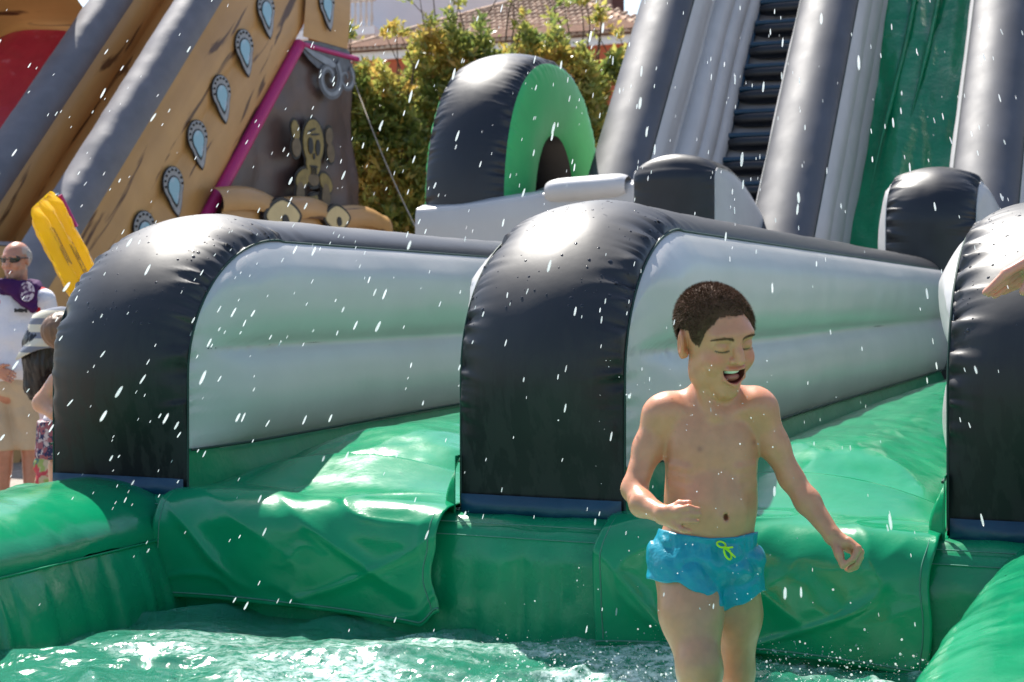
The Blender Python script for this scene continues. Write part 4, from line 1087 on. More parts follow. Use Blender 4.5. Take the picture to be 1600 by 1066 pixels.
#@@ENDBG
#@@P0
# ================================================================== people: implicit bodies meshed with surface nets
class Body:
    """signed field on a (possibly uneven) grid; primitives blend smoothly into one continuous surface"""
    def __init__(s, xs, ys, zs):
        s.ax = [np.asarray(a, np.float32) for a in (xs, ys, zs)]
        s.F = np.full([len(a) for a in s.ax], 9.0, np.float32)
    def _sl(s, lo, hi):
        out = []
        for a, l, h in zip(s.ax, lo, hi):
            i0, i1 = np.searchsorted(a, l), np.searchsorted(a, h)
            if i1 <= i0: return None
            out.append(slice(max(i0 - 1, 0), min(i1 + 1, len(a))))
        return tuple(out)
    def _pts(s, sl):
        return (s.ax[0][sl[0]][:, None, None], s.ax[1][sl[1]][None, :, None], s.ax[2][sl[2]][None, None, :])
    def _put(s, sl, d, k, op):
        f = s.F[sl]
        if op == 'u':
            h = np.clip(.5 + .5 * (f - d) / k, 0, 1); s.F[sl] = f + (d - f) * h - k * h * (1 - h)
        elif op == 's':
            d = -d; h = np.clip(.5 - .5 * (f - d) / k, 0, 1); s.F[sl] = f + (d - f) * h + k * h * (1 - h)
    def cap(s, a, b, ra, rb=None, k=.015, op='u', flat=None):
        rb = ra if rb is None else rb
        a = np.asarray(a, float); b = np.asarray(b, float); m = max(ra, rb) + k + .012
        sl = s._sl(np.minimum(a, b) - m, np.maximum(a, b) + m)
        if sl is None: return s
        X, Y, Z = s._pts(sl); ab = b - a; L = ab.dot(ab) + 1e-12
        t = np.clip(((X - a[0]) * ab[0] + (Y - a[1]) * ab[1] + (Z - a[2]) * ab[2]) / L, 0, 1)
        d = np.sqrt((X - a[0] - t * ab[0]) ** 2 + (Y - a[1] - t * ab[1]) ** 2 + (Z - a[2] - t * ab[2]) ** 2) - (ra + (rb - ra) * t)
        s._put(sl, d.astype(np.float32), k, op); return s
    def chain(s, pts, rs, k=.012, op='u'):
        for i in range(len(pts) - 1): s.cap(pts[i], pts[i + 1], rs[i], rs[i + 1], k, op)
        return s
    def ell(s, c, r, Rm=None, k=.015, op='u', below=None):
        c = np.asarray(c, float); r = np.asarray(r, float); m = r.max() + k + .012
        sl = s._sl(c - m, c + m)
        if sl is None: return s
        X, Y, Z = s._pts(sl); X, Y, Z = X - c[0], Y - c[1], Z - c[2]
        if Rm is not None:
            Rm = np.asarray(Rm)          # columns: local axes in world
            X, Y, Z = [X * Rm[0, i] + Y * Rm[1, i] + Z * Rm[2, i] for i in range(3)]
        k0 = np.sqrt((X / r[0]) ** 2 + (Y / r[1]) ** 2 + (Z / r[2]) ** 2)
        k1 = np.sqrt((X / r[0] ** 2) ** 2 + (Y / r[1] ** 2) ** 2 + (Z / r[2] ** 2) ** 2) + 1e-9
        d = k0 * (k0 - 1) / k1
        if below is not None: d = np.maximum(d, Z - below)
        s._put(sl, d.astype(np.float32), k, op); return s
    def plane(s, p, n):
        """keep only the side the normal points away from"""
        X, Y, Z = [a[tuple(slice(None) if i == j else None for j in range(3))] for i, a in enumerate(s.ax)]
        d = (X - p[0]) * n[0] + (Y - p[1]) * n[1] + (Z - p[2]) * n[2]
        s.F = np.maximum(s.F, d.astype(np.float32)); return s
    def mesh(s):
        F_ = s.F; ins = F_ < 0
        c = np.zeros([n - 1 for n in F_.shape], np.uint8)
        for i in (0, 1):
            for j in (0, 1):
                for k in (0, 1):
                    c += ins[i:F_.shape[0] - 1 + i, j:F_.shape[1] - 1 + j, k:F_.shape[2] - 1 + k]
        idx = np.argwhere((c > 0) & (c < 8)); nx, ny, nz = c.shape
        flat = (idx[:, 0].astype(np.int64) * ny + idx[:, 1]) * nz + idx[:, 2]
        acc = np.zeros((len(idx), 3)); cnt = np.zeros(len(idx))
        corners = [(i, j, k) for i in (0, 1) for j in (0, 1) for k in (0, 1)]
        fv = {q: F_[idx[:, 0] + q[0], idx[:, 1] + q[1], idx[:, 2] + q[2]].astype(float) for q in corners}
        def pos(q): return np.stack([s.ax[d][idx[:, d] + q[d]] for d in range(3)], 1).astype(float)
        for q in corners:
            for d in range(3):
                if q[d] == 0:
                    q2 = tuple(1 if i == d else q[i] for i in range(3)); a, b = fv[q], fv[q2]
                    m = (a < 0) != (b < 0); t = np.where(m, a / (a - b + 1e-20), 0)[:, None]
                    p = pos(q) + (pos(q2) - pos(q)) * t; acc += p * m[:, None]; cnt += m
        V = acc / cnt[:, None]
        quads = []
        for d in range(3):
            e, f = [(1, 2), (2, 0), (0, 1)][d]
            a = [slice(None)] * 3; b = [slice(None)] * 3; a[d] = slice(0, -1); b[d] = slice(1, None)
            ch = ins[tuple(a)] != ins[tuple(b)]; w_ = np.argwhere(ch)
            ok = (w_[:, e] > 0) & (w_[:, f] > 0) & (w_[:, e] < c.shape[e]) & (w_[:, f] < c.shape[f]); w_ = w_[ok]
            sg = ins[w_[:, 0], w_[:, 1], w_[:, 2]]
            cs = []
            for (de, df) in ((-1, -1), (0, -1), (0, 0), (-1, 0)):
                q = w_.copy(); q[:, e] += de; q[:, f] += df
                cs.append(np.searchsorted(flat, (q[:, 0].astype(np.int64) * ny + q[:, 1]) * nz + q[:, 2]))
            Q = np.stack(cs, 1); Q[~sg] = Q[~sg][:, ::-1]; quads.append(Q)
        return V, np.concatenate(quads)
def normals(V, Q):
    n = np.cross(V[Q[:, 2]] - V[Q[:, 0]], V[Q[:, 3]] - V[Q[:, 1]]); N_ = np.zeros_like(V)
    for k in range(4): np.add.at(N_, Q[:, k], n)
    return N_ / (np.linalg.norm(N_, axis=1)[:, None] + 1e-12)
def relax(V, Q, it=1, lam=.5):
    for _ in range(it):
        S_ = np.zeros_like(V); C_ = np.zeros(len(V))
        for a, b in ((0, 1), (1, 2), (2, 3), (3, 0)):
            np.add.at(S_, Q[:, a], V[Q[:, b]]); np.add.at(S_, Q[:, b], V[Q[:, a]]); np.add.at(C_, Q[:, a], 1); np.add.at(C_, Q[:, b], 1)
        V = V + lam * (S_ / np.maximum(C_, 1)[:, None] - V)
    return V
def axis(lo, hi, h, fine=None):
    """grid coordinates with spacing h, finer inside fine=(lo, hi, h)"""
    if fine is None: return np.arange(lo, hi + h, h)
    a = np.arange(lo, fine[0], h); b = np.arange(fine[0], fine[1], fine[2]); c = np.arange(fine[1], hi + h, h)
    return np.concatenate([a, b, c])
def skin_mat(name):
    m = bpy.data.materials.new(name); m.use_nodes = True
    t = m.node_tree; N = t.nodes.new; K = t.links.new; b = t.nodes['Principled BSDF']
    at = N('ShaderNodeVertexColor'); at.layer_name = 'Col'
    tc = N('ShaderNodeTexCoord'); n = N('ShaderNodeTexNoise'); n.inputs['Scale'].default_value = 45; n.inputs['Detail'].default_value = 5; K(tc.outputs['Object'], n.inputs['Vector'])
    hs = N('ShaderNodeHueSaturation'); r = N('ShaderNodeMapRange'); r.inputs[1].default_value = .3; r.inputs[2].default_value = .7; r.inputs[3].default_value = .93; r.inputs[4].default_value = 1.06
    K(n.outputs[0], r.inputs[0]); K(r.outputs[0], hs.inputs['Value']); K(at.outputs[0], hs.inputs['Color']); K(hs.outputs[0], b.inputs['Base Color'])
    b.inputs['Roughness'].default_value = .36; b.inputs['Specular IOR Level'].default_value = .5
    b.inputs['Subsurface Weight'].default_value = .35; b.inputs['Subsurface Radius'].default_value = (1, .32, .14); b.inputs['Subsurface Scale'].default_value = .010
    n2 = N('ShaderNodeTexNoise'); n2.inputs['Scale'].default_value = 260; n2.inputs['Detail'].default_value = 3; K(tc.outputs['Object'], n2.inputs['Vector'])
    bp = N('ShaderNodeBump'); bp.inputs['Strength'].default_value = .12; bp.inputs['Distance'].default_value = .0015; K(n2.outputs[0], bp.inputs['Height']); K(bp.outputs[0], b.inputs['Normal'])
    return m
M['skin'] = skin_mat('skin')
M['hair_brown'] = mat('dark_brown_hair', (.115, .062, .038), .65, .12, vary=.35, vscale=70)
M['teeth'] = mat('tooth_enamel', (.86, .82, .74), .3, .5)
M['tongue'] = mat('tongue_pink', (.42, .12, .10), .4, .5)
def rotm(rx=0, ry=0, rz=0):
    from mathutils import Euler
    return np.array(Euler((rx, ry, rz)).to_matrix())
SKIN = np.array([.63, .275, .155])

# ------------------------------------------------------------------ the boy
def boy():
    D = 3.33
    q = lambda px, py, dy=0.0: P(px, py, D + dy)
    e = empty('person', np.array([.43, 3.33, .2]), 'laughing shirtless boy in blue swim shorts wading in the green pool', 'person')
    hc = q(1117, 527, 0); HS = .94
    HR = rotm(0, R(-7), 0) @ rotm(0, 0, R(24)) @ rotm(R(17), 0, 0)     # roll, turn towards the right of the picture, nod down
    h = lambda x, y, z: hc + HR @ (np.array([x, y, z]) * HS)
    B = Body(axis(.19, .74, .0032, (hc[0] - .105, hc[0] + .105, .0016)), axis(2.98, 3.62, .0034, (hc[1] - .12, hc[1] + .12, .0018)), axis(.18, 1.44, .0036, (hc[2] - .125, hc[2] + .125, .0016)))
    # torso
    k = .05
    B.ell(q(1112, 692, .035), (.094, .066, .085), rotm(0, 0, R(6)), k=.03)
    B.ell(q(1111, 757, .030), (.089, .062, .085), None, k)
    B.ell(q(1110, 806, .022), (.087, .064, .072), None, k)
    B.ell(q(1104, 864, .028), (.089, .066, .068), None, k)
    # pectorals, ribs, collar bones, shoulder blades
    B.ell(q(1118, 800, -.026), (.055, .022, .058), None, .03)
    B.cap(q(1052, 640, .020), q(1110, 651, -.004), .0075, .006, .020); B.cap(q(1178, 634, .012), q(1130, 651, -.006), .0075, .006, .020)
    # neck and shoulders
    B.cap(q(1113, 585, .030), q(1115, 646, .042), .035, .041, .03)
    B.cap(q(1116, 628, .05), q(1050, 638, .05), .034, .032, .035); B.cap(q(1116, 628, .05), q(1176, 629, .045), .034, .031, .035)
    B.cap(q(1090, 590, .0), q(1116, 648, -.012), .012, .009, .02)
    B.ell(q(1034, 648, .042), (.036, .037, .037), None, .032); B.ell(q(1186, 640, .034), (.034, .036, .036), None, .032)
    # right arm (left in the picture), bent, hand in front of the hip
    B.chain([q(1030, 652, .042), q(1012, 700, .035), q(991, 764, .005)], [.033, .0275, .0245], .02)
    B.chain([q(991, 764, .005), q(1004, 788, -.045), q(1034, 803, -.10)], [.0245, .0245, .0180], .014)
    # hand: palm and five fingers pointing across
    pa, pb = q(1036, 803, -.105), q(1056, 809, -.125)
    B.cap(q(1036, 801, -.105), q(1060, 801, -.130), .0155, .0125, .008); B.cap(q(1036, 808, -.105), q(1058, 820, -.128), .0150, .0115, .008)
    for pts in ([(1060, 797, -.133), (1076, 793, -.145), (1091, 796, -.148)], [(1061, 805, -.134), (1079, 803, -.148), (1093, 804, -.150)],
                [(1060, 813, -.133), (1077, 814, -.147), (1089, 815, -.148)], [(1055, 822, -.130), (1066, 828, -.142), (1077, 830, -.144)]):
        B.chain([q(*p) for p in pts], [.0074, .0066, .0054], .0022)
    B.chain([q(1046, 797, -.118), q(1062, 788, -.120), q(1077, 786, -.128)], [.0095, .0080, .0062], .005)
    # left arm (right in the picture), swung out to the side
    B.chain([q(1190, 644, .034), q(1210, 695, .03), q(1236, 747, .02)], [.032, .0270, .0238], .02)
    B.chain([q(1236, 747, .02), q(1262, 784, -.005), q(1299, 834, -.05)], [.0238, .0248, .0170], .014)
    B.cap(q(1301, 838, -.052), q(1322, 849, -.066), .0165, .0135, .008); B.cap(q(1304, 842, -.048), q(1330, 856, -.060), .0150, .0125, .008)
    for pts in ([(1326, 845, -.072), (1341, 857, -.086), (1333, 874, -.094), (1322, 882, -.092)], [(1331, 850, -.066), (1345, 863, -.076), (1338, 881, -.084), (1327, 889, -.082)],
                [(1333, 855, -.056), (1344, 870, -.062), (1337, 886, -.068), (1326, 891, -.068)], [(1332, 860, -.046), (1339, 874, -.048), (1332, 886, -.052), (1323, 890, -.052)]):
        B.chain([q(*p) for p in pts], [.0080, .0072, .0064, .0052], .0022)
    B.chain([q(1304, 847, -.060), q(1311, 866, -.080), q(1317, 885, -.090)], [.0105, .0088, .0062], .005)
    # legs: nearer leg stepping forward, other leg behind
    B.chain([q(1070, 878, .02), q(1080, 960, -.035), q(1093, 1045, -.095)], [.066, .058, .042], .03)
    B.ell(q(1093, 1042, -.112), (.034, .026, .036), None, .03)
    fl_ = .205
    B.chain([q(1093, 1050, -.09), np.array([.375, 3.27, .42]), np.array([.375, 3.30, fl_ + .06])], [.040, .038, .024], .02)
    B.chain([np.array([.375, 3.31, fl_ + .035]), np.array([.385, 3.22, fl_ + .03]), np.array([.39, 3.15, fl_ + .018])], [.030, .026, .016], .015)
    B.chain([q(1140, 878, .04), q(1146, 960, .055), q(1147, 1045, .07)], [.062, .053, .040], .03)
    B.chain([q(1147, 1050, .07), np.array([.455, 3.43, .42]), np.array([.455, 3.46, fl_ + .06])], [.039, .037, .023], .02)
    B.chain([np.array([.455, 3.47, fl_ + .035]), np.array([.465, 3.39, fl_ + .03]), np.array([.47, 3.32, fl_ + .018])], [.030, .025, .016], .015)
    # head
    he = lambda c, r, kk=.012, op='u', rot=None, below=None: B.ell(h(*c), np.array(r) * HS, HR if rot is None else HR @ rot, kk, op, below)
    he((0, .014, .032), (.0675, .084, .072), .02)
    he((0, -.020, .000), (.0625, .067, .082), .03)
    he((0, -.030, -.062), (.047, .050, .046), .03)
    he((0, -.060, -.102), (.021, .018, .016), .022)
    for sx in (-1, 1):
        he((sx * .038, -.056, -.034), (.022, .020, .020), .022)          # smiling cheeks
        he((sx * .042, -.012, -.060), (.016, .03, .03), .02)             # jaw angle
    he((0, -.074, .026), (.046, .014, .012), .022)                        # brow
    for sx in (-1, 1):
        he((sx * .030, -.096, .006), (.017, .015, .0085), .012, 's')       # sockets
        he((sx * .030, -.0715, .003), (.0150, .0140, .0125), .004)          # lowered lids over the eyes
    B.chain([h(0, -.083, .018), h(0, -.096, -.010), h(0, -.102, -.023)], [.0065, .0075, .0095], .010)
    for sx in (-1, 1):
        he((sx * .0105, -.090, -.026), (.0078, .0085, .0072), .005)
        he((sx * .0055, -.100, -.0345), (.0032, .0045, .0028), .002, 's')
    # open laughing mouth: lips then cavity
    up = [(-.0300, -.0700, -.0430), (-.017, -.0845, -.0455), (0, -.0890, -.0475), (.017, -.0845, -.0455), (.0300, -.0700, -.0430)]
    lo = [(-.0300, -.0700, -.0430), (-.0225, -.0800, -.0670), (0, -.0845, -.0815), (.0225, -.0800, -.0670), (.0300, -.0700, -.0430)]
    he((0, -.069, -.060), (.029, .015, .024), .010)
    B.chain([h(*p) for p in up], [.0030, .0042, .0042, .0042, .0030], .004)
    B.chain([h(*p) for p in lo], [.0030, .0045, .0055, .0045, .0030], .004)
    B.ell(h(0, -.080, -.0475), np.array((.0262, .030, .0305)) * HS, HR, .003, 's', below=-.0010)
    # ears
    for sx in (-1, 1):
        rr = rotm(R(-12), 0, R(sx * 24))
        he((sx * .0725, .014, -.010), (.0095, .0205, .0315), .008, rot=rr)
        he((sx * .0845, .009, -.006), (.0050, .0110, .0200), .004, 's', rot=rr)
        he((sx * .071, .004, -.028), (.007, .010, .010), .005)
    # breastbone groove, midline and faint ribs
    B.cap(q(1115, 672, -.050), q(1120, 726, -.052), .006, .006, .022, 's'); B.cap(q(1122, 735, -.055), q(1132, 795, -.060), .005, .005, .02, 's')
    for sx, x0_ in ((-1, 1076), (1, 1150)):
        for i_ in range(3): B.cap(q(x0_ + sx * 2, 733 + i_ * 15, -.024), q(x0_ + sx * 26, 727 + i_ * 15, .002), .0050, .0050, .014)
    # navel
    B.ell(q(1134, 808, -.048), (.0045, .012, .006), None, .006, 's')
    V, Q = B.mesh(); V = relax(V, Q, 1, .4)
    # skin colours
    loc = (V - hc) @ HR / HS                    # head coordinates
    col = np.tile(SKIN, (len(V), 1))
    nz = vn(V[:, 0] * 25, V[:, 1] * 25, V[:, 2] * 25)[:, None]
    col = col * (1 + .05 * nz)
    inhead = (np.abs(loc) < [.11, .13, .13]).all(1) & (V[:, 2] > 1.17)
    def paint(c, mask):
        nonlocal col
        m = np.clip(mask, 0, 1)[:, None]; col = col * (1 - m) + np.array(c) * m
    g = lambda c, r: np.exp(-(((loc - c) / r) ** 2).sum(1)) * inhead
    for sx in (-1, 1):
        paint((.70, .20, .14), .75 * g((sx * .040, -.07, -.026), (.02, .03, .016)))
        paint((.60, .20, .09), .8 * np.clip(1.6 * g((sx * .075, .014, -.008), (.016, .028, .036)), 0, 1) * (np.abs(loc[:, 0]) > .066))  # ears tinted orange-red, imitating sunlight glowing through them
        # brows: thin arched strokes
        bx = (loc[:, 0] * sx - .031) / .021
        bz = loc[:, 2] - (.0235 - .0045 * bx ** 2)
        paint((.16, .08, .05), .60 * inhead * np.exp(-(bz / .0028) ** 2) * (np.abs(bx) < 1) * (loc[:, 1] < -.04))
        # lash line along the lower edge of the lowered lid
        lx = (loc[:, 0] * sx - .030) / .0145
        lz = loc[:, 2] - (-.0045 - .0020 * (1 - lx ** 2))
        paint((.03, .018, .014), .95 * inhead * np.exp(-(lz / .0019) ** 2) * (np.abs(lx) < 1.0) * (loc[:, 1] < -.05))
        paint((.40, .19, .11), .30 * inhead * np.exp(-((loc[:, 2] - .010) / .004) ** 2) * (np.abs(lx) < 1.1) * (loc[:, 1] < -.05))
    # lips and mouth cavity
    def dist_poly(pts):
        d = np.full(len(V), 9.0)
        for a, b in zip(pts[:-1], pts[1:]):
            a, b = np.array(a), np.array(b); ab = b - a; t = np.clip(((loc - a) @ ab) / ab.dot(ab), 0, 1)
            d = np.minimum(d, np.linalg.norm(loc - a - t[:, None] * ab, axis=1))
        return d
    paint((.58, .15, .12), .85 * inhead * np.exp(-(np.minimum(dist_poly(up), dist_poly(lo)) / .0050) ** 2))
    cav = (((loc - [0, -.080, -.0475]) / [.0270, .031, .0312]) ** 2).sum(1) < 1.0
    cav &= (loc[:, 2] < -.0473) & inhead & (loc[:, 1] > -.0820)
    paint((.10, .018, .016), cav * .95)
    # nipples, navel, finger warmth
    for (px, py) in ((1093, 702), (1182, 694)):
        c = q(px, py, -.03); paint((.34, .13, .085), .75 * np.exp(-(((V - c)[:, [0, 2]] / .0062) ** 2).sum(1)) * (V[:, 1] < 3.34))
    c = q(1134, 808, -.04); paint((.30, .10, .06), .7 * np.exp(-(((V - c)[:, [0, 2]] / [.0055, .007]) ** 2).sum(1)) * (V[:, 1] < 3.32))
    for c, r_ in ((q(1078, 806, -.14), .03), (q(1330, 872, -.08), .028)):
        paint((.58, .24, .15), .5 * np.exp(-(((V - c) / r_) ** 2).sum(1)))
    # scalp under the hair
    th = np.arctan2(loc[:, 0], -loc[:, 1])                 # 0 at the face
    ath = np.abs(th)
    line = np.interp(ath, [0, .45, .62, .80, .92, 1.02, 1.22, 1.40, 1.75, 2.2, 3.2], [.066, .064, .050, .036, .012, -.002, .002, .018, .004, -.030, -.042])
    hairm = sstep(-.004, .004, loc[:, 2] - line + .0025 * vn(th * 22, loc[:, 2] * 180, 3)) * inhead * (np.abs(loc[:, 0]) < .0700 + .02 * (loc[:, 2] > .025))
    paint((.055, .032, .022), hairm * .92)
    body = obj('body', V, Q, M['skin'], e, col=col)
    # hair: raised cap plus short strands
    N_ = normals(V, Q)
    fm = (hairm[Q] > .5).all(1); Qh = Q[fm]; used = np.unique(Qh); mp_ = -np.ones(len(V), int); mp_[used] = np.arange(len(used))
    dep = sstep(0, .03, (loc[:, 2] - line))[used]
    Vh = V[used] + N_[used] * (.0012 + .0058 * dep + .0008 * dep * vn(V[used][:, 0] * 190, V[used][:, 1] * 190, V[used][:, 2] * 190))[:, None]
    capo = obj('hair', Vh, np.ascontiguousarray(mp_[Qh]), M['hair_brown'], e)
    rg = np.random.default_rng(5); ns = 26000
    pick = rg.integers(0, len(used), ns); p0 = Vh[pick] + rg.normal(0, .0007, (ns, 3)) - N_[used][pick] * .001
    fwd = HR @ np.array([0, -1, 0]); dn = HR @ np.array([0, 0, -1])
    topness = np.clip(loc[used][pick][:, 2] / .09, 0, 1)[:, None]
    d = N_[used][pick] * (.45 + .35 * topness) + rg.normal(0, .28, (ns, 3)) + fwd * .30 * topness + dn * .75 * (1 - topness)
    d /= np.linalg.norm(d, axis=1)[:, None]
    ln = (.0035 + .0055 * dep[pick] * rg.uniform(.6, 1.15, ns))[:, None]
    sd = np.cross(d, rg.normal(0, 1, (ns, 3))); sd /= np.linalg.norm(sd, axis=1)[:, None]
    V3 = np.stack([p0 - sd * .00042, p0 + sd * .00042, p0 + d * ln], 1).reshape(-1, 3)
    obj('hair_strands', V3, np.arange(ns * 3).reshape(-1, 3), M['hair_brown'], e, smooth=False, kind='stuff')
    # beads of water standing on the wet skin
    def clear_water():
        m = bpy.data.materials.new('clear_water_bead'); m.use_nodes = True; t = m.node_tree; N = t.nodes.new; K = t.links.new
        t.nodes.remove(t.nodes['Principled BSDF']); tr = N('ShaderNodeBsdfTransparent'); gl = N('ShaderNodeBsdfGlossy'); gl.inputs[1].default_value = .12
        fr = N('ShaderNodeFresnel'); fr.inputs[0].default_value = 1.5; mx = N('ShaderNodeMixShader')
        K(fr.outputs[0], mx.inputs[0]); K(tr.outputs[0], mx.inputs[1]); K(gl.outputs[0], mx.inputs[2]); K(mx.outputs[0], t.nodes['Material Output'].inputs[0]); return m
    rgb = np.random.default_rng(21); cand = np.where((N_[:, 2] > -.1) & (V[:, 2] > .86) & ~inhead)[0]; mb = MB()
    wgt = np.clip(.15 + N_[cand, 2], .02, 1); wgt /= wgt.sum()
    for i_ in rgb.choice(cand, 420, p=wgt):
        r_ = .0005 + .0011 * rgb.random() ** 2; Vd, Fd = dome(V[i_], N_[i_], r_, r_ * .7); mb.add(Vd, Fd)
    mb.build('water_beads', clear_water(), e, kind='stuff')
    # teeth (upper row) and tongue
    xs = np.linspace(-.0185, .0185, 33); 
    ytop = -.0795 + (xs / .0185) ** 2 * .010
    rows = []
    for (dz, dy) in ((.000, .003), (-.001, -.0012), (-.0062, -.0016), (-.0090, -.0006), (-.0092, .002)):
        gapz = .0006 * (np.abs(((xs / .0066 + .5) % 1) - .5) < .06) * (dy < 0)
        rows.append(np.stack([xs, ytop + dy + gapz, np.full_like(xs, -.0482 + dz)], 1))
    G = np.array(rows) * HS; G = (G @ HR.T) + hc
    sheet('teeth', G, M['teeth'], e)
    Bt = Body(axis(hc[0] - .1, hc[0] + .1, .0018), axis(hc[1] - .12, hc[1] + .06, .0018), axis(hc[2] - .12, hc[2], .0018))
    Bt.ell(h(0, -.067, -.0690), (.0180, .016, .0085), HR @ rotm(R(-20), 0, 0), .004)
    Vt, Qt = Bt.mesh(); obj('tongue', Vt, Qt, M['tongue'], e)
    # eyebrows: fine hairs along the brow arch, standing on the skin
    hv = V[inhead]; lv = loc[inhead]; nh = N_[inhead]; rg = np.random.default_rng(8); tri = []
    for sx in (-1, 1):
        for i in range(170):
            bx = rg.uniform(-1, 1); x = sx * (.031 + .021 * bx); z_ = .0235 - .0045 * bx ** 2 + rg.normal(0, .0016) * (1 - .5 * max(bx, 0))
            dd = (lv[:, 0] - x) ** 2 + (lv[:, 2] - z_) ** 2 + (lv[:, 1] > 0) * 1.0; j = dd.argmin(); p = hv[j] + nh[j] * .0002
            d = HR @ np.array([sx * (.8 + .2 * rg.random()), -.15, .35 - .6 * bx + rg.normal(0, .2)]); d = d - nh[j] * d.dot(nh[j]) * .8; d /= np.linalg.norm(d)
            sd = np.cross(d, nh[j]) * .00028; tri += [p - sd, p + sd, p + d * .0055 + nh[j] * .0006]
    obj('eyebrows', np.array(tri), np.arange(len(tri)).reshape(-1, 3), M['hair_brown'], e, smooth=False, kind='stuff')
    # lashes: short dark strokes on the lid edge
    mb = MB()
    for sx in (-1, 1):
        for i in range(11):
            t = -1 + 2 * i / 10; x = sx * .030 + t * .0135
            y_ = -.0715 - .0140 * math.sqrt(max(0, 1 - (t * .9) ** 2)) * .93
            p = h(x, y_ - .0002, -.0058 - .0010 * (1 - t * t)); mb.tube([p, p + HR @ np.array([t * .0012, -.0032, -.0018])], [.00042, .00012], 4)
    mb.build('eyelashes', M['hair_brown'], e, kind='stuff')
    # ---------------- swim shorts
    S = Body(axis(.24, .53, .0028), axis(3.16, 3.50, .0032), axis(.72, .97, .0028))
    S.ell(q(1104, 866, .024), (.1085, .083, .080), None, .03)
    S.cap(q(1068, 880, .015), q(1073, 935, -.012), .074, .079, .03)
    S.cap(q(1142, 882, .035), q(1150, 945, .050), .067, .070, .018)
    S.ell(q(1108, 834, .022), (.0985, .0775, .030), None, .02)
    # hem lines and waist: cut along image pixel curves projected from the camera
    def cut2(p1, p2, side):
        a, b = q(*p1), q(*p2); t = b - a; n = np.array([-t[2], 0, t[0]]) * side; n /= np.linalg.norm(n); return a, n
    X, Y, Z = S.ax[0][:, None, None], S.ax[1][None, :, None], S.ax[2][None, None, :]
    pxs = CX + F * X / Y; pys = HY - F * (Z - CZ) / Y
    hem = np.interp(pxs, [1005, 1022, 1060, 1100, 1122, 1135, 1160, 1192], [905, 908, 912, 930, 952, 954, 945, 925]) - 5 * np.cos((pxs - 1016) / 7.0) * .35
    waist = np.interp(pxs, [1015, 1060, 1110, 1150, 1190], [822, 834, 841, 839, 829])
    dz = np.maximum(pys - hem, waist - pys) * .00128; calm = sstep(4, 26, pys - waist)
    fold = .0042 * np.sin(X * 210 + Z * 90 + 2 * np.sin(Z * 60)) * sstep(.80, .93, Z) * .6 + .0030 * vn(X * 38 + 0 * Y + 0 * Z, Y * 30 + 0 * X + 0 * Z, Z * 16 + 0 * X + 0 * Y) + .0065 * np.asarray(ridge(X * 20 + Z * 14 + 0 * Y, Z * 22 - X * 10 + 0 * Y, Y * 12 + 0 * X + 0 * Z))
    band = np.exp(-((pys - waist - 8) / 7.0) ** 2)
    S.F = np.maximum(S.F + (fold * calm).astype(np.float32) + (.0030 * band + .0012 * np.sin(X * 560) * np.exp(-((pys - waist - 16) / 9.0) ** 2)).astype(np.float32), dz.astype(np.float32))
    Vs, Qs = S.mesh(); Vs = relax(Vs, Qs, 1, .4)
    M['shorts'] = mat('blue_swim_nylon', (.003, .27, .38), .36, .5, vary=.12, vscale=12, bump=[(22, .6, .014), (70, .3, .004), (500, .15, .0008)])
    sh = obj('swim_shorts', Vs, Qs, M['shorts'], e)
    M['lime'] = mat('lime_cord', (.55, .80, .03), .6, .3)
    yq = -.064
    mb = MB()
    def loop(cx, cy, rx, ry, rot, n=18):
        pts = []
        for i in range(n + 1):
            a = 2 * math.pi * i / n; x, y = rx * math.cos(a), ry * math.sin(a)
            pts.append(q(cx + x * math.cos(rot) - y * math.sin(rot), cy + x * math.sin(rot) + y * math.cos(rot), yq - .004 * math.sin(a)))
        return pts
    dcx, dcy = 1132, 856
    mb.tube(loop(dcx - 5, dcy - 5, 7, 4.2, .35), .0021, 6); mb.tube(loop(dcx + 5, dcy + 9, 10, 4.5, 1.15), .0021, 6)
    mb.tube([q(dcx - 2, dcy - 1, yq - .003), q(dcx + 6, dcy, yq - .005), q(dcx + 13, dcy - 1, yq - .002)], .0021, 6)
    mb.tube([q(dcx, dcy, yq - .004), q(dcx + 10, dcy + 8, yq - .006), q(dcx + 17, dcy + 15, yq - .003)], .0019, 6)
    mb.build('drawstring', M['lime'], sh)
boy()

#@@P1
# ------------------------------------------------------------------ grown-ups and child in the background, built the same way
def head_on(B, c, HR, s=1.0):
    h = lambda x, y, z: c + HR @ (np.array([x, y, z]) * s)
    he = lambda p, r, kk=.014, op='u': B.ell(h(*p), np.array(r) * s, HR, kk, op)
    he((0, .015, .035), (.075, .095, .080), .03); he((0, -.022, -.01), (.064, .070, .088), .03); he((0, -.035, -.075), (.050, .048, .038), .03)
    he((0, -.065, -.100), (.022, .018, .014), .02)
    B.chain([h(0, -.085, .02), h(0, -.108, -.025)], [.009 * s, .014 * s], .012)
    he((0, -.080, .030), (.05, .014, .012), .02)
    for sx in (-1, 1): he((sx * .078, .01, -.005), (.010, .02, .033), .008); he((sx * .04, -.062, -.03), (.022, .02, .018), .02)
    he((0, -.088, -.062), (.024, .008, .006), .008)
    return h
def flesh(V, base, seed=0): return np.tile(np.array(base), (len(V), 1)) * (1 + .08 * vn(V[:, 0] * 14 + seed, V[:, 1] * 14, V[:, 2] * 14)[:, None])
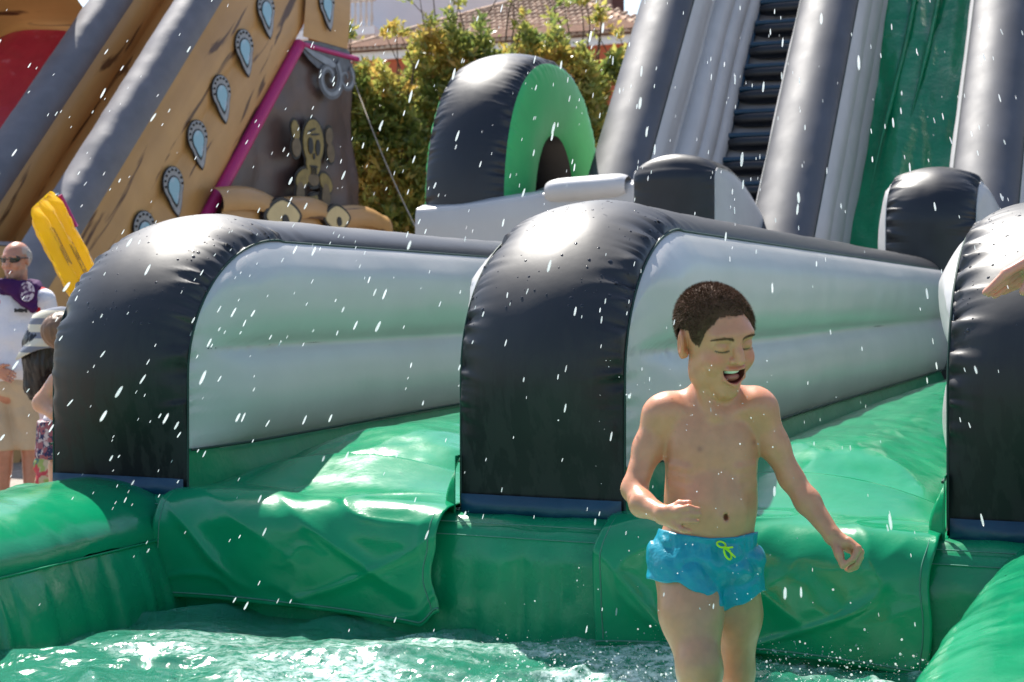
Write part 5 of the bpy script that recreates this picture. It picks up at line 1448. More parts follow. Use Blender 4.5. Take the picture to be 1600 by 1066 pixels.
def hand(B, w, d, side, s=1.0, curl=.25, spread=.3):
    """palm and five fingers from the wrist w along direction d; side = across the knuckles"""
    d = d / np.linalg.norm(d); side = side - d * side.dot(d); side /= np.linalg.norm(side); n = np.cross(d, side)
    B.cap(w + side * .012 * s, w + d * .075 * s + side * .026 * s, .017 * s, .013 * s, .012); B.cap(w - side * .012 * s, w + d * .072 * s - side * .026 * s, .017 * s, .012 * s, .012); B.cap(w, w + d * .075 * s, .017 * s, .014 * s, .012)
    for i, (o, L) in enumerate(((.032, .070), (.011, .078), (-.011, .073), (-.031, .058))):
        p0 = w + d * .078 * s + side * o * s; p1 = p0 + (d + n * curl * .5) * L * .5 * s; p2 = p1 + (d + n * curl * 1.6) / math.hypot(1, curl) * L * .5 * s
        B.chain([p0, p1, p2], [.0095 * s, .0085 * s, .0065 * s], .005)
    p0 = w + d * .018 * s + side * .028 * s; B.chain([p0, p0 + (d * .7 + side * .55 + n * .3) * .042 * s, p0 + (d * 1.0 + side * .55 + n * .45) * .07 * s], [.0135 * s, .0105 * s, .0075 * s], .008)

def man():
    Y = 10.4; q = lambda px, py, dy=0.0: P(px, py, Y + dy)
    x0 = q(20, 0)[0]
    e = empty('person', np.array([x0, Y, 0]), 'bald man in sunglasses, white shirt, purple neckerchief and khaki shorts at the left edge', 'person')
    hc = q(25, 407, -.02); HR = rotm(0, 0, R(-14)) @ rotm(R(6), 0, 0)
    B = Body(axis(x0 - .55, x0 + .50, .008, (hc[0] - .11, hc[0] + .11, .005)), axis(Y - .42, Y + .36, .008), axis(-.01, 1.78, .009, (1.4, 1.76, .005)))
    h = head_on(B, hc, HR, 1.0)
    B.cap(hc + [0, .03, -.07], q(27, 462, .04), .060, .066, .04)
    sl, sr = q(-28, 468, .03), q(68, 470, .03); pel = q(15, 590, .0)
    for a, r in ((q(20, 490, .02), (.19, .13, .17)), (q(18, 530, .0), (.19, .15, .16)), (q(16, 568, .0), (.19, .15, .14)), (q(14, 605, .01), (.19, .14, .12))): B.ell(a, r, None, .06)
    B.cap(q(20, 458, .04), sl, .06, .06, .05); B.cap(q(22, 458, .04), sr, .06, .06, .05)
    # arms: his left hangs behind the child, his right hand at the pocket
    B.chain([sr, q(78, 530, .08), q(74, 590, .02)], [.062, .05, .034], .03); hand(B, q(74, 594, .02), np.array([0, -.1, -1.0]), np.array([0, -1.0, 0]), 1.0)
    B.chain([sl, q(-36, 530, .02), q(-10, 578, -.18)], [.062, .05, .034], .03); hand(B, q(-9, 579, -.19), np.array([1.0, -.05, -.35]), np.array([0, 0, 1.0]), 1.0, .5)
    # legs
    for (k0, k1, k2, k3) in ((q(-8, 615), q(3, 705, -.03), np.array([q(4, 0)[0], Y - .01, .10]), -.10), (q(38, 615), q(50, 700, .04), np.array([q(46, 0)[0], Y + .03, .10]), .1)):
        B.chain([k0, k1, k2], [.10, .062, .042], .03); cc = (k1 + k2) / 2; B.ell(cc + [0, .03, .07], (.055, .055, .12), None, .03)
        B.chain([k2 + [0, .03, -.05], k2 + [k3 * .2, -.12, -.06], k2 + [k3 * .3, -.20, -.075]], [.045, .04, .025], .02)
    V, Q = B.mesh(); col = flesh(V, (.50, .23, .145), 3)
    loc = (V - hc) @ HR; inh = (np.abs(loc) < [.12, .14, .16]).all(1)
    grey = inh & ((loc[:, 2] > .04) | (loc[:, 1] > .0)) & (loc[:, 2] > -.06) & (loc[:, 2] < .085 + .0 * loc[:, 1]) & (np.abs(loc[:, 0]) + loc[:, 1] * .6 > .045)
    col[grey] = col[grey] * .35 + np.array([.44, .40, .37]) * .65
    beard = inh & (loc[:, 2] < -.055) & (loc[:, 1] < -.01); col[beard] = col[beard] * .6 + np.array([.30, .24, .21]) * .4
    lips = inh & (np.abs(loc[:, 2] + .062) < .007) & (np.abs(loc[:, 0]) < .024) & (loc[:, 1] < -.05); col[lips] = (.36, .13, .10)
    obj('body', V, Q, M['skin'], e, col=col)
    S = Body(axis(hc[0] - .13, hc[0] + .13, .005), axis(hc[1] - .14, hc[1] + .16, .006), axis(hc[2] - .1, hc[2] + .14, .005))
    S.ell(h(0, .030, .018), (.0815, .088, .082), HR, .02); S.plane(h(0, -.022, 0), HR @ np.array([0, -1.0, .55])); S.plane(h(0, 0, -.055), HR @ np.array([0, 0, -1.0])); S.plane(h(0, 0, .088), HR @ np.array([0, -.6, 1.0]))
    Vh, Qh = S.mesh(); Vh = Vh + normals(Vh, Qh) * (.003 * vn(Vh[:, 0] * 150, Vh[:, 1] * 150, Vh[:, 2] * 150))[:, None]
    M['hair_grey'] = mat('short_grey_hair', (.40, .36, .33), .8, .2, vary=.3, vscale=80); obj('hair', Vh, Qh, M['hair_grey'], e)
    # sunglasses
    M['lens'] = mat('black_lens', (.008, .007, .007), .12, .6)
    g = MB()
    for sx in (-1, 1):
        ring = []
        n = 20; V_ = []
        for k in range(n):
            a = 2 * math.pi * k / n; x = math.copysign(abs(math.cos(a)) ** .7, math.cos(a)) * .031; z = math.sin(a) * .0185
            yy = -.097 + ((x + sx * .036) / .075) ** 2 * .045
            V_.append(h(sx * .036 + x, yy, .012 + z + .004 * abs(x + sx * .036) * 8))
        cen = h(sx * .036, -.106 + .010, .013); V_.append(cen)
        g.add(V_, [(k, (k + 1) % n, n) for k in range(n)])
        g.tube(V_[:n] + [V_[0]], .003, 5)
        g.tube([h(sx * .066, -.070, .018), h(sx * .080, -.02, .018), h(sx * .083, .02, .008)], .004, 5)
    g.tube([h(-.008, -.101, .014), h(0, -.108, .017), h(.008, -.101, .014)], .003, 5)
    g.build('sunglasses', M['lens'], e)
    # shirt
    M['white_cotton'] = mat('white_cotton', (.72, .70, .74), .85, .2, vary=.06, bump=[(9, .5, .04), (30, .2, .01)])
    S = Body(axis(x0 - .55, x0 + .50, .009), axis(Y - .30, Y + .34, .009), axis(.72, 1.46, .009))
    for a, r in ((q(20, 490, .02), (.21, .15, .175)), (q(18, 530, .0), (.212, .17, .17)), (q(16, 572, .0), (.215, .172, .15))): S.ell(a, r, None, .06)
    S.cap(q(20, 460, .04), sl, .072, .074, .05); S.cap(q(22, 460, .04), sr, .072, .074, .05)
    S.chain([sr, q(76, 505, .07)], [.076, .072], .03); S.chain([sl, q(-34, 505, .02)], [.076, .072], .03)
    X, Y_, Z = S.ax[0][:, None, None], S.ax[1][None, :, None], S.ax[2][None, None, :]
    S.F = (S.F + .010 * np.asarray(ridge(X * 7 + Z * 5 + 0 * Y_, Z * 6 - X * 3 + 0 * Y_, Y_ * 5 + 0 * X + 0 * Z)) * .7).astype(np.float32)
    S.plane((0, 0, q(0, 588)[2]), (.12, 0, -1)); S.plane((0, 0, q(0, 456)[2]), (0, -.25, 1))
    V, Q = S.mesh(); sh = obj('white_shirt', V, Q, M['white_cotton'], e)
    # small unreadable print on the chest: dark strokes
    mb = MB()
    for k in range(6): mb.box(q(24 + k * 3.4, 485 + (k % 2) * .4, -.155), (.0052, .006, .012 - .003 * (k % 3 == 1)))
    mb.build('chest_print', M['p_black'], sh, smooth=False, kind='stuff')
    # red waistcoat: shell over shoulders and sides, open in front
    M['red_cloth'] = mat('red_cloth', (.50, .015, .022), .75, .2, vary=.1, bump=[(12, .4, .02)])
    S = Body(axis(x0 - .55, x0 + .50, .009), axis(Y - .30, Y + .36, .009), axis(.72, 1.46, .009))
    for a, r in ((q(20, 490, .035), (.222, .158, .18)), (q(18, 530, .02), (.224, .175, .172)), (q(16, 572, .02), (.226, .18, .15))): S.ell(a, r, None, .06)
    S.cap(q(20, 460, .045), q(-20, 467, .04), .082, .084, .05); S.cap(q(22, 460, .045), q(62, 469, .04), .082, .084, .05)
    X, Y_, Z = S.ax[0][:, None, None], S.ax[1][None, :, None], S.ax[2][None, None, :]
    pxs = CX + F * X / Y_; pys = HY - F * (Z - CZ) / Y_
    op = np.minimum(pxs - np.interp(pys, [440, 470, 520, 600], [4, 9, 12, 10]), np.interp(pys, [440, 470, 520, 600], [38, 50, 66, 74]) - pxs) * .004
    S.F = np.maximum(S.F, np.where(Y_ < Y + .03, op, -1).astype(np.float32)); S.plane((0, 0, q(0, 600)[2]), (0, 0, -1)); S.plane((0, 0, q(0, 450)[2]), (0, -.2, 1))
    V, Q = S.mesh(); obj('red_waistcoat', V, Q, M['red_cloth'], e)
    # neckerchief
    M['purple_cloth'] = mat('purple_cloth', (.055, .012, .075), .8, .2, vary=.2, bump=[(14, .6, .02)])
    S = Body(axis(x0 - .25, x0 + .32, .006), axis(Y - .30, Y + .2, .007), axis(1.15, 1.50, .006))
    ring = [hc + np.array([.115 * math.sin(t), .055 - .105 * math.cos(t), -.175 - .022 * math.cos(t)]) for t in np.linspace(0, 2 * math.pi, 15)]
    S.chain(ring, [.033] * 15, .02)
    a_, b_, c_ = q(2, 442, -.11), q(54, 448, -.115), q(52, 486, -.15)
    for t in np.linspace(0, 1, 9): 
        p = a_ + (b_ - a_) * t; S.cap(p, p + (c_ - p) * .93, .026, .014, .02)
    V, Q = S.mesh(); V = V + normals(V, Q) * (.006 * ridge(V[:, 0] * 18, V[:, 2] * 22, 1))[:, None]
    nk = obj('neckerchief', V, Q, M['purple_cloth'], e)
    M['emb_thread'] = mat('pale_thread_print', (.55, .48, .55), .8, .2, noise=((.08, .03, .10), 45, .47, .53))
    c = q(42, 456, -.186); n = 20; ring = [c + np.array([.040 * math.cos(t), .010 * math.cos(t), .058 * math.sin(t)]) for t in np.linspace(0, 2 * math.pi, n + 1)[:-1]]
    mb = MB(); mb.add(ring + [c + np.array([0, -.004, 0])], [(k, (k + 1) % n, n) for k in range(n)]); mb.tube(ring + [ring[0]], .004, 5); mb.build('round_badge', M['emb_thread'], nk)
    # shorts
    M['khaki'] = mat('khaki_cotton', (.52, .40, .27), .85, .2, vary=.08, bump=[(10, .5, .03), (60, .2, .004)])
    S = Body(axis(x0 - .5, x0 + .45, .009), axis(Y - .3, Y + .3, .009), axis(.36, .98, .009))
    S.ell(q(14, 600, .01), (.205, .155, .13), None, .05)
    S.chain([q(-8, 615), q(1, 705, -.02)], [.118, .098], .03); S.chain([q(38, 615), q(48, 702, .04)], [.118, .098], .02)
    X, Y_, Z = S.ax[0][:, None, None], S.ax[1][None, :, None], S.ax[2][None, None, :]
    S.F = (S.F + .009 * np.asarray(ridge(X * 9 + Z * 4 + 0 * Y_, Z * 8 - X * 3 + 0 * Y_, Y_ * 5 + 0 * X + 0 * Z))).astype(np.float32)
    S.plane((0, 0, q(0, 703)[2]), (0, 0, -1)); S.plane((0, 0, q(0, 572)[2]), (0, 0, 1))
    V, Q = S.mesh(); obj('khaki_shorts', V, Q, M['khaki'], e)
man()

def print_mat(name, cols, sc):
    m = mat(name, cols[0], .8, .2, noise=[(c, sc * (1 + .4 * i), .52, .56) for i, c in enumerate(cols[1:])], bump=[(14, .4, .02)]); return m
def woman():
    Y = 8.6; q = lambda px, py, dy=0.0: P(px, py, Y + dy); xc = q(92, 0)[0]
    e = empty('person', np.array([xc, Y, 0]), 'woman with long black hair and a striped sun hat, mostly behind the left black wall', 'person')
    hc = q(80, 527, 0); HR = rotm(0, 0, R(115))
    B = Body(axis(xc - .36, xc + .42, .009), axis(Y - .4, Y + .4, .010), axis(-.01, 1.34, .010))
    head_on(B, hc, HR, .9); top = hc[2]
    B.cap(hc + [.02, 0, -.06], hc + [.03, 0, -.2], .05, .055, .03)
    for z_, r in ((top - .33, (.14, .12, .13)), (top - .47, (.12, .10, .12)), (top - .62, (.15, .12, .13))): B.ell((xc + .04, Y, z_), r, None, .06)
    sl = np.array([xc + .02, Y - .16, top - .25]); sr = np.array([xc + .06, Y + .16, top - .25])
    B.chain([sl, np.array([xc + .06, Y - .2, top - .48]), np.array([xc + .16, Y - .2, top - .62])], [.05, .04, .028], .03); hand(B, np.array([xc + .17, Y - .2, top - .63]), np.array([1.0, 0, -.3]), np.array([0, 0, 1.0]), .9)
    B.chain([sr, np.array([xc + .1, Y + .2, top - .48]), np.array([xc + .2, Y + .18, top - .62])], [.05, .04, .028], .03); hand(B, np.array([xc + .21, Y + .18, top - .63]), np.array([1.0, 0, -.3]), np.array([0, 0, 1.0]), .9)
    for sy in (-.08, .08):
        B.chain([np.array([xc + .04, Y + sy, top - .7]), np.array([xc + .03, Y + sy, .42]), np.array([xc + .03, Y + sy, .08])], [.085, .055, .035], .03); B.chain([np.array([xc + .03, Y + sy, .05]), np.array([xc + .16, Y + sy, .03])], [.038, .026], .02)
    V, Q = B.mesh(); obj('body', V, Q, M['skin'], e, col=flesh(V, (.46, .24, .15), 5))
    # hair falling down the back
    S = Body(axis(xc - .4, xc + .3, .007), axis(Y - .25, Y + .25, .008), axis(top - .55, top + .2, .008))
    S.ell(hc + [-.02, 0, .0], (.10, .105, .11), None, .02)
    S.chain([hc + [-.06, 0, -.03], q(60, 560, -.02), q(52, 605, -.02), q(50, 622, -.02)], [.085, .075, .045, .012], .02); S.chain([hc + [-.04, -.05, -.03], q(66, 570, -.06), q(60, 612, -.05)], [.07, .06, .02], .02)
    V, Q = S.mesh(); V = V + normals(V, Q) * (.006 * ridge(V[:, 0] * 70, V[:, 1] * 60, V[:, 2] * 4))[:, None]
    M['hair_black'] = mat('black_hair', (.010, .008, .009), .4, .5); obj('hair', V, Q, M['hair_black'], e)
    # striped hat: crown and drooping brim, stripes as bands of the cloth
    M['stripes'] = mat('striped_cotton', (.60, .58, .50), .85, .2)
    t = M['stripes'].node_tree; tc = t.nodes.new('ShaderNodeTexCoord'); sp = t.nodes.new('ShaderNodeSeparateXYZ'); t.links.new(tc.outputs['Object'], sp.inputs[0])
    mu = t.nodes.new('ShaderNodeMath'); mu.operation = 'MULTIPLY'; mu.inputs[1].default_value = 14.0; t.links.new(sp.outputs[2], mu.inputs[0])
    fr = t.nodes.new('ShaderNodeMath'); fr.operation = 'FRACT'; t.links.new(mu.outputs[0], fr.inputs[0])
    gt = t.nodes.new('ShaderNodeMath'); gt.operation = 'GREATER_THAN'; gt.inputs[1].default_value = .55; t.links.new(fr.outputs[0], gt.inputs[0])
    mx = t.nodes.new('ShaderNodeMix'); mx.data_type = 'RGBA'; t.links.new(gt.outputs[0], mx.inputs[0]); mx.inputs[6].default_value = (.62, .60, .50, 1); mx.inputs[7].default_value = (.20, .22, .27, 1)
    t.links.new(mx.outputs[2], t.nodes['Principled BSDF'].inputs['Base Color'])
    th = np.linspace(0, 2 * math.pi, 41); rows = []
    for (r, z_) in ((.002, .150), (.05, .148), (.09, .135), (.112, .10), (.118, .05), (.122, .02), (.15, -.02), (.178, -.065), (.174, -.068)):
        w_ = .012 * np.sin(3 * th) * (r > .13)
        rows.append(np.stack([hc[0] + r * 1.0 * np.cos(th), hc[1] + r * np.sin(th), hc[2] + z_ + w_ + .22 * r * np.cos(th)], 1))
    sheet('striped_hat', np.array(rows), M['stripes'], e, thick=.003)
    # top and tropical print trousers
    M['pale_top'] = mat('pale_pink_cotton', (.58, .45, .46), .85, .2, vary=.1)
    S = Body(axis(xc - .3, xc + .4, .009), axis(Y - .3, Y + .3, .009), axis(.35, 1.2, .009))
    for z_, r in ((top - .33, (.150, .13, .13)), (top - .47, (.135, .115, .12)), (top - .58, (.16, .13, .09))): S.ell((xc + .04, Y, z_), r, None, .06)
    V, Q = S.mesh(); obj('pale_top', V, Q, M['pale_top'], e)
    M['tropic'] = print_mat('tropical_print', [(.50, .40, .24), (.05, .16, .14), (.50, .06, .07), (.30, .36, .10)], 9)
    S = Body(axis(xc - .3, xc + .4, .009), axis(Y - .3, Y + .3, .009), axis(.05, .8, .009))
    S.ell((xc + .04, Y, top - .66), (.17, .14, .10), None, .05)
    for sy in (-.085, .085): S.chain([np.array([xc + .04, Y + sy, top - .7]), np.array([xc + .0, Y + sy, .42]), np.array([xc - .005, Y + sy, .20])], [.10, .09, .095], .03)
    S.plane((0, 0, .18), (0, 0, -1)); V, Q = S.mesh(); obj('print_trousers', V, Q, M['tropic'], e)
woman()

def child():
    Y = 7.2; q = lambda px, py, dy=0.0: P(px, py, Y + dy); xc = q(106, 0)[0]
    e = empty('person', np.array([xc, Y, 0]), 'bare shouldered child in navy flowered shorts, mostly behind the left black wall', 'person')
    hc = q(104, 528, 0)
    B = Body(axis(xc - .3, xc + .3, .008), axis(Y - .3, Y + .3, .008), axis(-.01, 1.36, .009))
    head_on(B, hc, rotm(0, 0, R(100)), .86)
    tz = hc[2]; B.cap(hc + [0, 0, -.06], hc + [.01, 0, -.16], .040, .045, .03)
    for z_, r in ((tz - .25, (.085, .11, .10)), (tz - .37, (.075, .095, .10)), (tz - .48, (.085, .105, .09))): B.ell((xc + .01, Y, z_), r, None, .05)
    B.chain([np.array([xc - .01, Y - .12, tz - .18]), q(66, 630, -.13), q(84, 648, -.20)], [.042, .036, .025], .03); hand(B, q(85, 648, -.21), np.array([1.0, -.2, .1]), np.array([0, 0, 1.0]), .72)
    B.chain([np.array([xc + .01, Y + .12, tz - .18]), np.array([xc + .06, Y + .15, tz - .36]), np.array([xc + .15, Y + .1, tz - .42])], [.042, .036, .025], .03); hand(B, np.array([xc + .16, Y + .1, tz - .42]), np.array([1.0, 0, 0]), np.array([0, 0, 1.0]), .72)
    for sy in (-.06, .06):
        B.chain([np.array([xc, Y + sy, tz - .55]), np.array([xc, Y + sy, .34]), np.array([xc - .01, Y + sy, .07])], [.068, .045, .03], .03); B.chain([np.array([xc - .01, Y + sy, .045]), np.array([xc + .11, Y + sy, .028])], [.032, .02], .02)
    V, Q = B.mesh(); obj('body', V, Q, M['skin'], e, col=flesh(V, (.56, .30, .18), 7))
    S = Body(axis(xc - .2, xc + .2, .006), axis(Y - .2, Y + .2, .008), axis(tz - .12, tz + .16, .006)); S.ell(hc + [-.02, 0, .03], (.088, .082, .080), None, .02)
    V, Q = S.mesh(); V = V + normals(V, Q) * (.004 * ridge(V[:, 0] * 60, V[:, 1] * 60, V[:, 2] * 14))[:, None]; M['hair_lb'] = mat('light_brown_hair', (.16, .085, .045), .5, .5, vary=.2, vscale=30); obj('hair', V, Q, M['hair_lb'], e)
    M['flower'] = print_mat('flower_print', [(.03, .035, .09), (.50, .42, .42), (.30, .10, .12)], 30)
    S = Body(axis(xc - .25, xc + .25, .008), axis(Y - .3, Y + .3, .008), axis(.4, 1.0, .008)); zt = q(0, 655)[2]; zb_ = q(0, 712)[2]
    S.ell((xc, Y, zt - .04), (.108, .13, .11), None, .03)
    for sy in (-.06, .06): S.chain([np.array([xc - .01, Y + sy, zt - .02]), np.array([xc - .02, Y + sy, zb_])], [.10, .098], .03)
    S.plane((0, 0, zb_), (0, 0, -1)); S.plane((0, 0, zt), (0, 0, 1)); V, Q = S.mesh(); V = V + normals(V, Q) * (.005 * ridge(V[:, 0] * 14, V[:, 1] * 14, V[:, 2] * 5))[:, None]
    sh = obj('flowered_shorts', V, Q, M['flower'], e)
    S = Body(axis(xc - .25, xc + .25, .006), axis(Y - .3, Y + .3, .008), axis(.6, 1.1, .006)); S.ell((xc, Y, zt - .02), (.104, .126, .11), None, .03); S.plane((0, 0, zt - .001), (0, 0, -1)); S.plane((0, 0, zt + .030), (0, 0, 1))
    V, Q = S.mesh(); obj('white_waistband', V, Q, M['white_cotton'], sh)
child()

def bystander():
    """grown-up just outside the right edge, reaching an open hand into view"""
    c = np.array([1.64, 3.22, 0]); 
    e = empty('person', c, 'outstretched hand of an adult reaching in from the right edge', 'person')
    q = lambda px, py, Y: P(px, py, Y)
    HR = rotm(0, 0, R(-75))
    B = Body(axis(.86, 1.98, .008, (.86, 1.14, .0028)), axis(2.9, 3.55, .008, (3.10, 3.34, .0035)), axis(-.01, 1.78, .009, (1.33, 1.50, .0028)))
    head_on(B, c + [0, 0, 1.62], HR, 1.0)
    B.cap(c + [0, .01, 1.55], c + [0, .02, 1.42], .052, .058, .03)
    for z_, r in ((1.28, (.13, .18, .15)), (1.12, (.12, .16, .14)), (.96, (.13, .17, .13))): B.ell(c + [0, 0, z_], r, None, .06)
    for sy in (-.1, .1):
        B.chain([c + [0, sy, .9], c + [0, sy, .48], c + [.01, sy, .09]], [.09, .06, .04], .03); B.chain([c + [.01, sy, .05], c + [-.15, sy, .03]], [.042, .028], .02)
    B.chain([c + [0, .19, 1.40], c + [.02, .24, 1.12], c + [-.03, .22, .88]], [.055, .042, .03], .03); hand(B, c + [-.03, .22, .87], np.array([-.1, 0, -1.0]), np.array([-1.0, 0, 0]), .95)
    Yh = 3.20
    el_, wr = np.array([1.40, Yh - .04, 1.345]), q(1634, 398, Yh)
    B.chain([c + [-.02, -.18, 1.40], el_, wr], [.052, .038, .0255], .03)
    # open palm, fingers pressed together, pointing left and down
    k1 = q(1600, 421, Yh)
    B.cap(wr, q(1606, 415, Yh - .012), .024, .0185, .014); B.cap(wr + [0, .02, -.01], q(1604, 428, Yh + .015), .021, .0160, .014)
    for (a, b, d, r) in (((1604, 409, -.020), (1572, 427, -.022), (1540, 457, -.020), .0092), ((1604, 415, -.004), (1574, 436, -.006), (1545, 459, -.004), .0095),
                         ((1604, 424, .012), (1580, 442, .012), (1554, 462, .012), .0090), ((1606, 432, .028), (1588, 446, .028), (1568, 457, .028), .0080)):
        B.chain([q(a[0], a[1], Yh + a[2]), q(b[0], b[1], Yh + b[2]), q(d[0], d[1], Yh + d[2])], [r * 1.12, r, r * .74], .005)
    B.chain([q(1625, 420, Yh - .02), q(1610, 442, Yh - .04), q(1599, 456, Yh - .045)], [.015, .0115, .0085], .008)
    V, Q = B.mesh(); V = relax(V, Q, 1, .4); col = flesh(V, (.62, .29, .20), 9)
    obj('body', V, Q, M['skin'], e, col=col)
    S = Body(axis(1.3, 2.0, .01), axis(2.85, 3.6, .01), axis(.4, 1.5, .01))
    for z_, r in ((1.28, (.15, .20, .16)), (1.12, (.14, .18, .14)), (.96, (.15, .19, .13))): S.ell(c + [0, 0, z_], r, None, .06)
    S.plane((0, 0, .86), (0, 0, -1)); V, Q = S.mesh(); M['teal_cotton'] = mat('teal_cotton', (.05, .16, .22), .85, .2, bump=[(10, .4, .03)]); obj('vest', V, Q, M['teal_cotton'], e)
    S = Body(axis(1.3, 2.0, .01), axis(2.85, 3.6, .01), axis(.3, 1.0, .01))
    S.ell(c + [0, 0, .9], (.15, .19, .12), None, .05)
    for sy in (-.1, .1): S.chain([c + [0, sy, .88], c + [0, sy, .55]], [.108, .095], .03)
    S.plane((0, 0, .56), (0, 0, -1)); V, Q = S.mesh(); obj('shorts', V, Q, M['khaki'], e)
    S = Body(axis(1.45, 1.85, .007), axis(3.0, 3.45, .007), axis(1.5, 1.8, .007)); S.ell(c + [.02, 0, 1.665], (.098, .09, .085), None, .02); V, Q = S.mesh(); obj('hair', V, Q, M['hair_brown'], e)
bystander()

# ------------------------------------------------------------------ yellow inflatable lilo held up behind the left wall
def lilo():
    e = empty('yellow_air_mattress', P(120, 440, 8.0), 'yellow see-through inflatable air mattress sticking up behind the left wall', 'air mattress')
    Y = 8.0; a0, a1 = P(47, 311, Y), P(80, 276, Y + .12)
    dn = P(150, 470, Y + .25) - P(62, 296, Y + .06); L_ = np.linalg.norm(dn) * 1.35; dn = dn / np.linalg.norm(dn)
    ac = P(150, 385, Y + .6) - P(108, 425, Y + .2); ac = ac / np.linalg.norm(ac); ac = ac - dn * ac.dot(dn); ac /= np.linalg.norm(ac)
    nn = np.cross(dn, ac); W = .37; org = P(64, 312, Y)
    n, m_ = 70, 44; s = np.linspace(0, 1, n); t = np.linspace(-1, 1, m_)
    nose = np.sqrt(np.clip(1 - (1 - np.clip(s / .10, 0, 1)) ** 2, 0, 1))
    m2 = M['lilo']
    for sg in (1, -1):
        ribs = np.abs(np.sin(1.5 * math.pi * (t + 1))) ** .55
        th = .035 * ribs[None, :] * sstep(0, .10, s)[:, None] * (1 - np.abs(t) ** 14)[None, :]
        th = th * (1 + .10 * ridge(s[:, None] * 18, t[None, :] * 3, 2)) + .003 * fbm(s[:, None] * 20, t[None, :] * 6, 1, 2)
        G = org + dn * (s[:, None, None] * L_ ) + ac * ((t[None, :] * (.72 + .28 * nose[:, None]))[..., None] * W * .5) + nn * (sg * th)[..., None]
        sheet('front_skin' if sg > 0 else 'back_skin', G, m2 if sg > 0 else M['lilo_back'], e, flip=sg < 0)
    edge = [org + dn * (x * L_) + ac * (W * .5 + .004) for x in np.linspace(.04, 1, 20)]
    MB().tube(edge, .012, 6).build('pale_blue_edge', M['lilo_blue'], e)
    MB().tube([org + dn * (x * L_) + ac * (W * .47) + nn * .02 for x in np.linspace(.05, .26, 8)], .012, 6).build('pink_edge', M['pink'], e)
    # rows of small printed warning lines, too small to read
    mb = MB()
    rg = np.random.default_rng(3)
    for (tc, s0, s1) in ((-.62, .14, .40), (-.62, .48, .62), (.0, .30, .55), (.05, .60, .72)):
        for k in range(5):
            x0 = s0 + rg.uniform(0, .03); x1 = s1 - rg.uniform(0, .05); t_ = tc + (k - 2) * .055
            for sg in (1, -1): mb.tube([org + dn * (x * L_) + ac * (t_ * W * .5) + nn * sg * .037 for x in np.linspace(x0, x1, 4)], .0012, 4)
    mb.build('printed_lines', M['p_ochre2'], e, kind='stuff')
def vinyl(name, c, f):
    m = bpy.data.materials.new(name); m.use_nodes = True; t = m.node_tree; b = t.nodes['Principled BSDF']; N = t.nodes.new; K = t.links.new
    tc = N('ShaderNodeTexCoord'); n = N('ShaderNodeTexNoise'); n.inputs['Scale'].default_value = 9; K(tc.outputs['Object'], n.inputs['Vector'])
    mx = N('ShaderNodeMix'); mx.data_type = 'RGBA'; K(n.outputs[0], mx.inputs[0]); mx.inputs[6].default_value = (*c, 1); mx.inputs[7].default_value = (c[0], c[1] * .88, c[2], 1)
    K(mx.outputs[2], b.inputs['Base Color']); b.inputs['Roughness'].default_value = .18
    tr = N('ShaderNodeBsdfTranslucent'); K(mx.outputs[2], tr.inputs[0]); ms = N('ShaderNodeMixShader'); ms.inputs[0].default_value = f
    K(b.outputs[0], ms.inputs[1]); K(tr.outputs[0], ms.inputs[2]); K(ms.outputs[0], t.nodes['Material Output'].inputs[0]); return m
M['lilo'] = vinyl('yellow_vinyl', (.95, .72, .02), .62); M['lilo_back'] = vinyl('yellow_vinyl_back', (.95, .70, .02), .62); M['lilo_blue'] = mat('pale_blue_vinyl', (.30, .45, .60), .3, .5)
lilo()

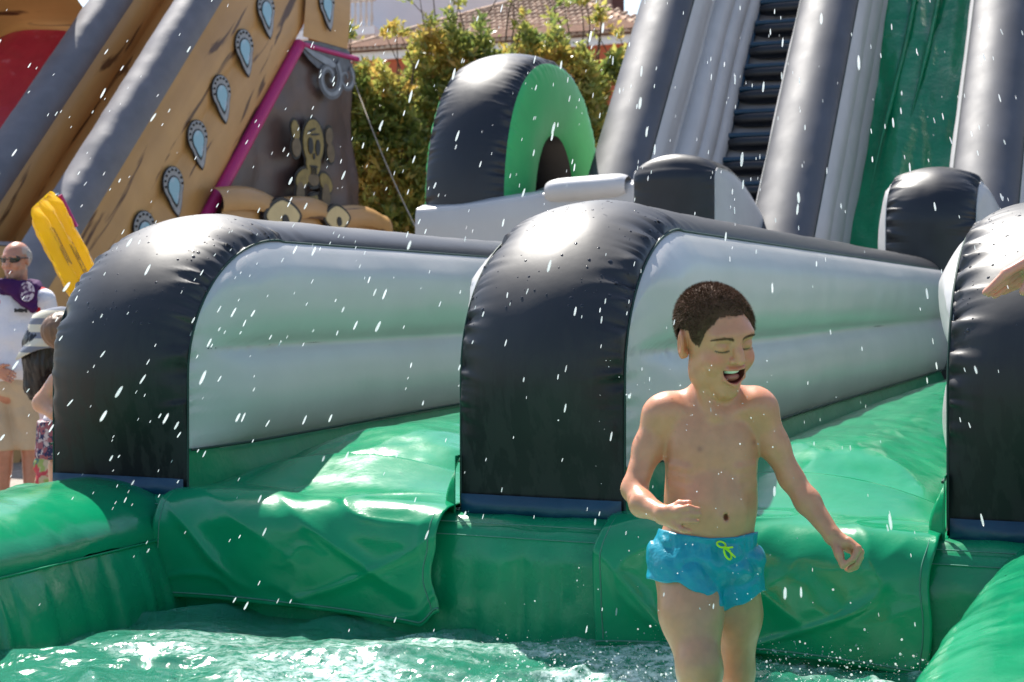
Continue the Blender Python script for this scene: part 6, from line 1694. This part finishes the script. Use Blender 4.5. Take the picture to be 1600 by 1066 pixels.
# ------------------------------------------------------------------ water drops in the air and splashes round the boy
def drops():
    rg = np.random.default_rng(11)
    # one falling drop, stretched long to imitate the exposure streaks in the image
    prof = [(0, 0), (.07, .6), (.24, .92), (.5, 1.0), (.76, .88), (.93, .55), (1.0, 0)]
    seg = 6; T = []
    for z_, r_ in prof[1:-1]:
        for k in range(seg): T.append((r_ * math.cos(k * math.pi / 3), r_ * math.sin(k * math.pi / 3), z_))
    n5 = len(T); T += [(0, 0, 0), (0, 0, 1)]; T = np.array(T)
    Fs = [tuple(x) for x in grid_faces(5, seg, wrap_m=True)]
    Ft = []
    for a, b, c, d in Fs: Ft += [(a, b, c), (a, c, d)]
    Ft += [(n5, (k + 1) % seg, k) for k in range(seg)] + [(n5 + 1, 24 + k, 24 + (k + 1) % seg) for k in range(seg)]
    Ft = np.array(Ft)
    VV = []; FF = []; c = 0
    def add(p, d, L, r):
        nonlocal c
        d = d / np.linalg.norm(d); e = np.cross(d, [.3, 1, .2]); e /= np.linalg.norm(e); f = np.cross(d, e)
        VV.append(p + T[:, :1] * r * e + T[:, 1:2] * r * f + T[:, 2:] * L * d); FF.append(Ft + c); c += len(T)
    cl = [(rg.uniform(60, 900), rg.uniform(60, 800)) for _ in range(16)] + [(rg.uniform(900, 1600), rg.uniform(0, 600)) for _ in range(7)]
    for k in range(760):
        Y = rg.uniform(2.4, 5.2) if rg.random() < .8 else rg.uniform(5, 8)
        px, py = rg.uniform(-20, 1620), rg.uniform(-10, 1000)
        if rg.random() < .5:
            c_ = cl[rg.integers(0, len(cl))]; px, py = c_[0] + rg.normal(0, 60), c_[1] + rg.normal(0, 70)
        if 1010 < px < 1200 and 430 < py < 900 and Y < 3.2 and rg.random() < .75: continue
        p = P(px, py, Y)
        if p[2] < .60: continue
        tilt = np.interp(px, [0, 400, 800, 1200, 1600], [.62, .48, .24, .03, -.30]) + rg.normal(0, .05)
        d = np.array([math.sin(tilt), rg.normal(0, .15), math.cos(tilt)])
        big = rg.random() ** 3
        r = .0008 + .0018 * big; L = r * rg.uniform(7, 11) * np.interp(Y, [2.4, 8], [1, 1.3])
        add(p, d, L, r)
    # finer beads flying round the boy and just over the water
    for k in range(1500):
        if k < 110: p = P(rg.normal(1100, 90), rg.uniform(560, 960), rg.uniform(2.9, 3.2)); r = .0004 + .0010 * rg.random() ** 2
        else:
            x, y = rg.choice([.12, .30, .62, .85]) + rg.normal(0, .13), rg.uniform(3.45, 3.95); p = np.array([x, y, .555 + abs(rg.normal(0, .024)) * (1 + 2.5 * (rg.random() < .08))]); r = .0005 + .0022 * rg.random() ** 3
        d = rg.normal(0, 1, 3); add(p, d, r * 2.4, r)
    m = bpy.data.materials.new('falling_water'); m.use_nodes = True; t = m.node_tree; b = t.nodes['Principled BSDF']
    b.inputs['Base Color'].default_value = (.82, .86, .88, 1); b.inputs['Roughness'].default_value = .08
    tr = t.nodes.new('ShaderNodeBsdfTranslucent'); tr.inputs[0].default_value = (.9, .93, .95, 1); tp = t.nodes.new('ShaderNodeBsdfTransparent')
    m1 = t.nodes.new('ShaderNodeMixShader'); m1.inputs[0].default_value = .65; t.links.new(b.outputs[0], m1.inputs[1]); t.links.new(tr.outputs[0], m1.inputs[2])
    n = t.nodes.new('ShaderNodeTexNoise'); n.inputs['Scale'].default_value = 30
    m2 = t.nodes.new('ShaderNodeMixShader'); m2.inputs[0].default_value = .5; t.links.new(m1.outputs[0], m2.inputs[1]); t.links.new(tp.outputs[0], m2.inputs[2]); t.links.new(m2.outputs[0], t.nodes['Material Output'].inputs[0])
    o = obj('water_spray', np.concatenate(VV), np.ascontiguousarray(np.concatenate(FF)), m, None)
    tag(o, 'scattered white water drops falling through the air all over the picture', 'water drops', kind='stuff')
drops()
